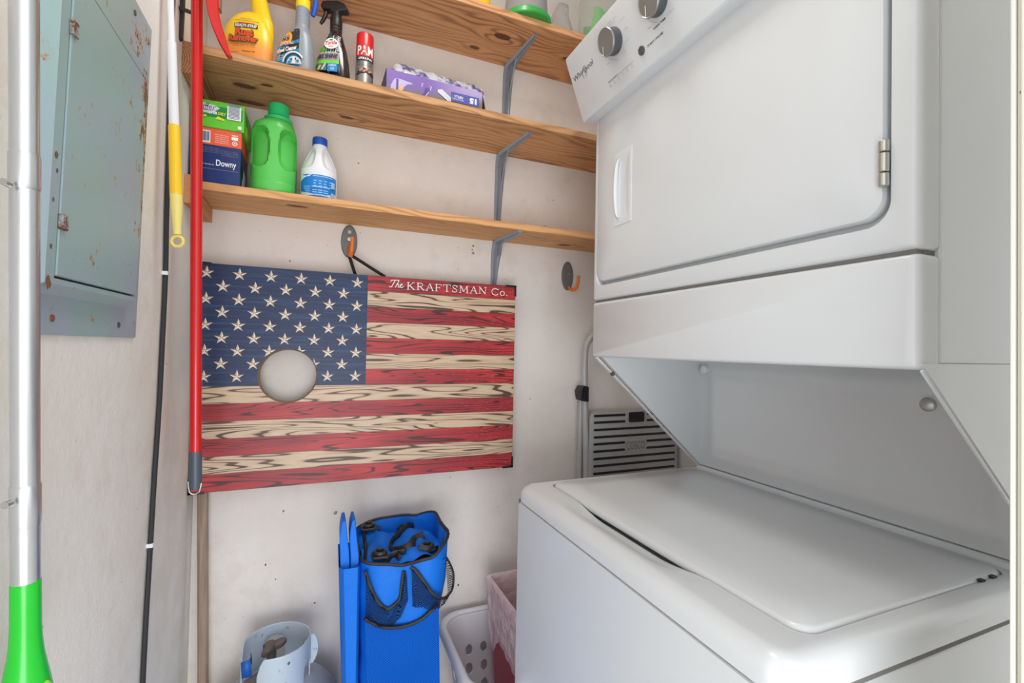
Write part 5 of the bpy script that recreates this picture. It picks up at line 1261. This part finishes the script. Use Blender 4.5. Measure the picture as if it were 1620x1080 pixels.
bn = world_thing('waste_bin', (.625, 1.26, .03), 'pink bin with a translucent white liner standing in the laundry basket', 'bin')
bx0, bx1, by0, by1, bz = .507, .745, 1.135, 1.380, .535
def bring(z, g_=0): i_ = .03*(1-z/bz)-g_; return [(p, q) for p, q in rrect(bx0+i_, bx1-i_, by0+i_, by1-i_, .012, 16, 4)]
MB().rings([[Vector((p, q, z)) for p, q in bring(z)] for z in (.03, .2, .4, bz-.006)]+[[Vector((p, q, z)) for p, q in bring(z, -.004)] for z in (bz-.006, .2, .04)], True, True).build('bin_body', flat('dusty_rose_plastic', (186, 84, 96), .5), bn, smooth=50)
ln = NT('translucent_liner', .3, spec=.4); ln.col(srgb((244, 226, 230))); ln.b.inputs['Alpha'].default_value = .62; ln.bump(ln.noise(ln.pos(), 30, 4, .6), .9, .012); ln.b.inputs['Subsurface Weight'].default_value = 0
def hem(p, q): # the liner's lower edge, hanging unevenly
    if p < bx0+.03: return .36+(q-by0)/(by1-by0)*.05-.07*math.exp(-((q-1.33)/.03)**2)+.0*q
    return .38+.03*math.sin(p*40)
rs = []
b0_ = bring(bz)
for k in range(13):
    t_ = k/12; ring = []
    for idx_, (p, q) in enumerate(bring(bz-.15*t_, .008+.002*math.sin(k*1.3))):
        wv = .0025*math.sin(idx_*1.9+k*.7); hz_ = hem(p, q); ring.append(Vector((p+wv, q+wv*.6, bz+.004-(bz-hz_)*t_)))
    rs.append(ring)
rs = [[Vector((p, q, z_)) for p, q in bring(z_, -.010)] for z_ in (.30, .42, .50)]+[[Vector((p, q, bz+.006)) for p, q in bring(bz, -.004)]]+rs
MB().rings(rs, False, False).build('liner', ln.m, bn, smooth=60)['label'] = 'translucent white bag liner folded over the rim'

# ------------------------------------------------------------------ folded step stool against the back wall
ld = world_thing('step_stool', (1.08, 1.43, 0), 'folded grey step stool with slotted tread leaning behind the laundry tower', 'step stool')
gm = flat('stool_grey', (176, 176, 176), .4, .15)
YL = 1.442
Lx = onY(926.5, 690, YL).x; cxL = onY(1004, 705, 1.425).x; Rx = 2*cxL-Lx
zt_ = onY(950, 541, YL).z
zt_ = max(zt_, 1.25)+.035
pth = [(Lx+.022, YL, .02), (Lx+.010, YL, .60), (Lx+.002, YL, .90), (Lx-.008, YL, 1.12), (Lx-.008, YL, zt_-.08), (Lx+.004, YL, zt_-.035), (Lx+.035, YL, zt_-.006), (Lx+.08, YL, zt_)]
pth2 = [(2*cxL-p[0], p[1], p[2]) for p in reversed(pth)]
MB().tube(smooth_path([Vector(p) for p in pth+pth2], 4), .0115, 16).build('frame', gm, ld, smooth=60)
for s_ in (-1, 1):
    xx = cxL+s_*(cxL-Lx+.014); MB().tube([(xx, YL+.016, .02), (xx, YL+.016, 1.13)], .0095, 14).build('rear_leg', gm, ld)
c_ = onY(922, 623, YL)
for s_ in (-1, 1):
    xx = cxL+s_*(cxL-c_.x); mb = MB(); mb.prism([(xx-.016*1, c_.z-.022), (xx+.016, c_.z-.028), (xx+.016, c_.z+.027), (xx-.010, c_.z+.032), (xx-.022, c_.z+.010)], lambda p, q, h: (p, h, q), YL-.018, YL+.024)
    mb.build('leg_clip', M['dark'], ld, bevel=.004)
YT = 1.418
tl_ = onY(935, 660, YT); zt2 = onY(945, 652, YT).z; hwT = cxL-tl_.x
zb_ = .68
n = NT('tread_grey', .45, .1); n.col(srgb((170, 170, 170)))
def tf(p, q, h): return (p, YT-h, q)
tr = MB().nest(tf, [(cxL-hwT, cxL+hwT, zb_, zt2, .02, -.012), (cxL-hwT, cxL+hwT, zb_, zt2, .02, -.002), (cxL-hwT+.004, cxL+hwT-.004, zb_+.004, zt2-.004, .018, .0)], cap0=True).build('tread', n.m, ld, smooth=40)
rows = [(657.3, 0), (667.8, 0), (679.3, 1), (690.9, 1), (701.8, 0), (713.3, 0), (724.9, 1), (736.2, 1), (748, 1), (760, 1), (772, 0), (784, 1)]
zz0 = [onY(955, y_, YT).z for y_, f_ in rows]
mb = MB()
for (y_, full), z in zip(rows, zz0):
    hh = .0044; segs = [(-hwT+.012, hwT-.012)] if full else [(-hwT+.012, -.048), (.048, hwT-.012)]
    for (a_, b_) in segs: mb.nest(tf, [(cxL+a_, cxL+b_, z-hh, z+hh, hh, .0), (cxL+a_+.0005, cxL+b_-.0005, z-hh+.0005, z+hh-.0005, hh, .0012)], ns=3, nc=5)
mb.build('tread_strip', M['dark'], tr)
MB().nest(tf, [(cxL-.034, cxL+.034, zz0[1]-.004, zt2-.004, .006, 0), (cxL-.034, cxL+.034, zz0[1]-.004, zt2-.004, .006, .004), (cxL-.030, cxL+.030, zz0[1], zt2-.008, .006, .005)]).build('latch', M['dark'], tr)
d = Decal(lambda u, v, h: Vector((u, YT-.0003-h, v))); d.text('COSCO', cxL-.042, zz0[5]-.002, cxL+.040, zz0[4]+.002, flat('embossed_grey', (116, 116, 116), .5), .0); d.build('lettering', tr)

for o in bpy.data.objects:
    if '_w' in o.keys(): del o['_w']
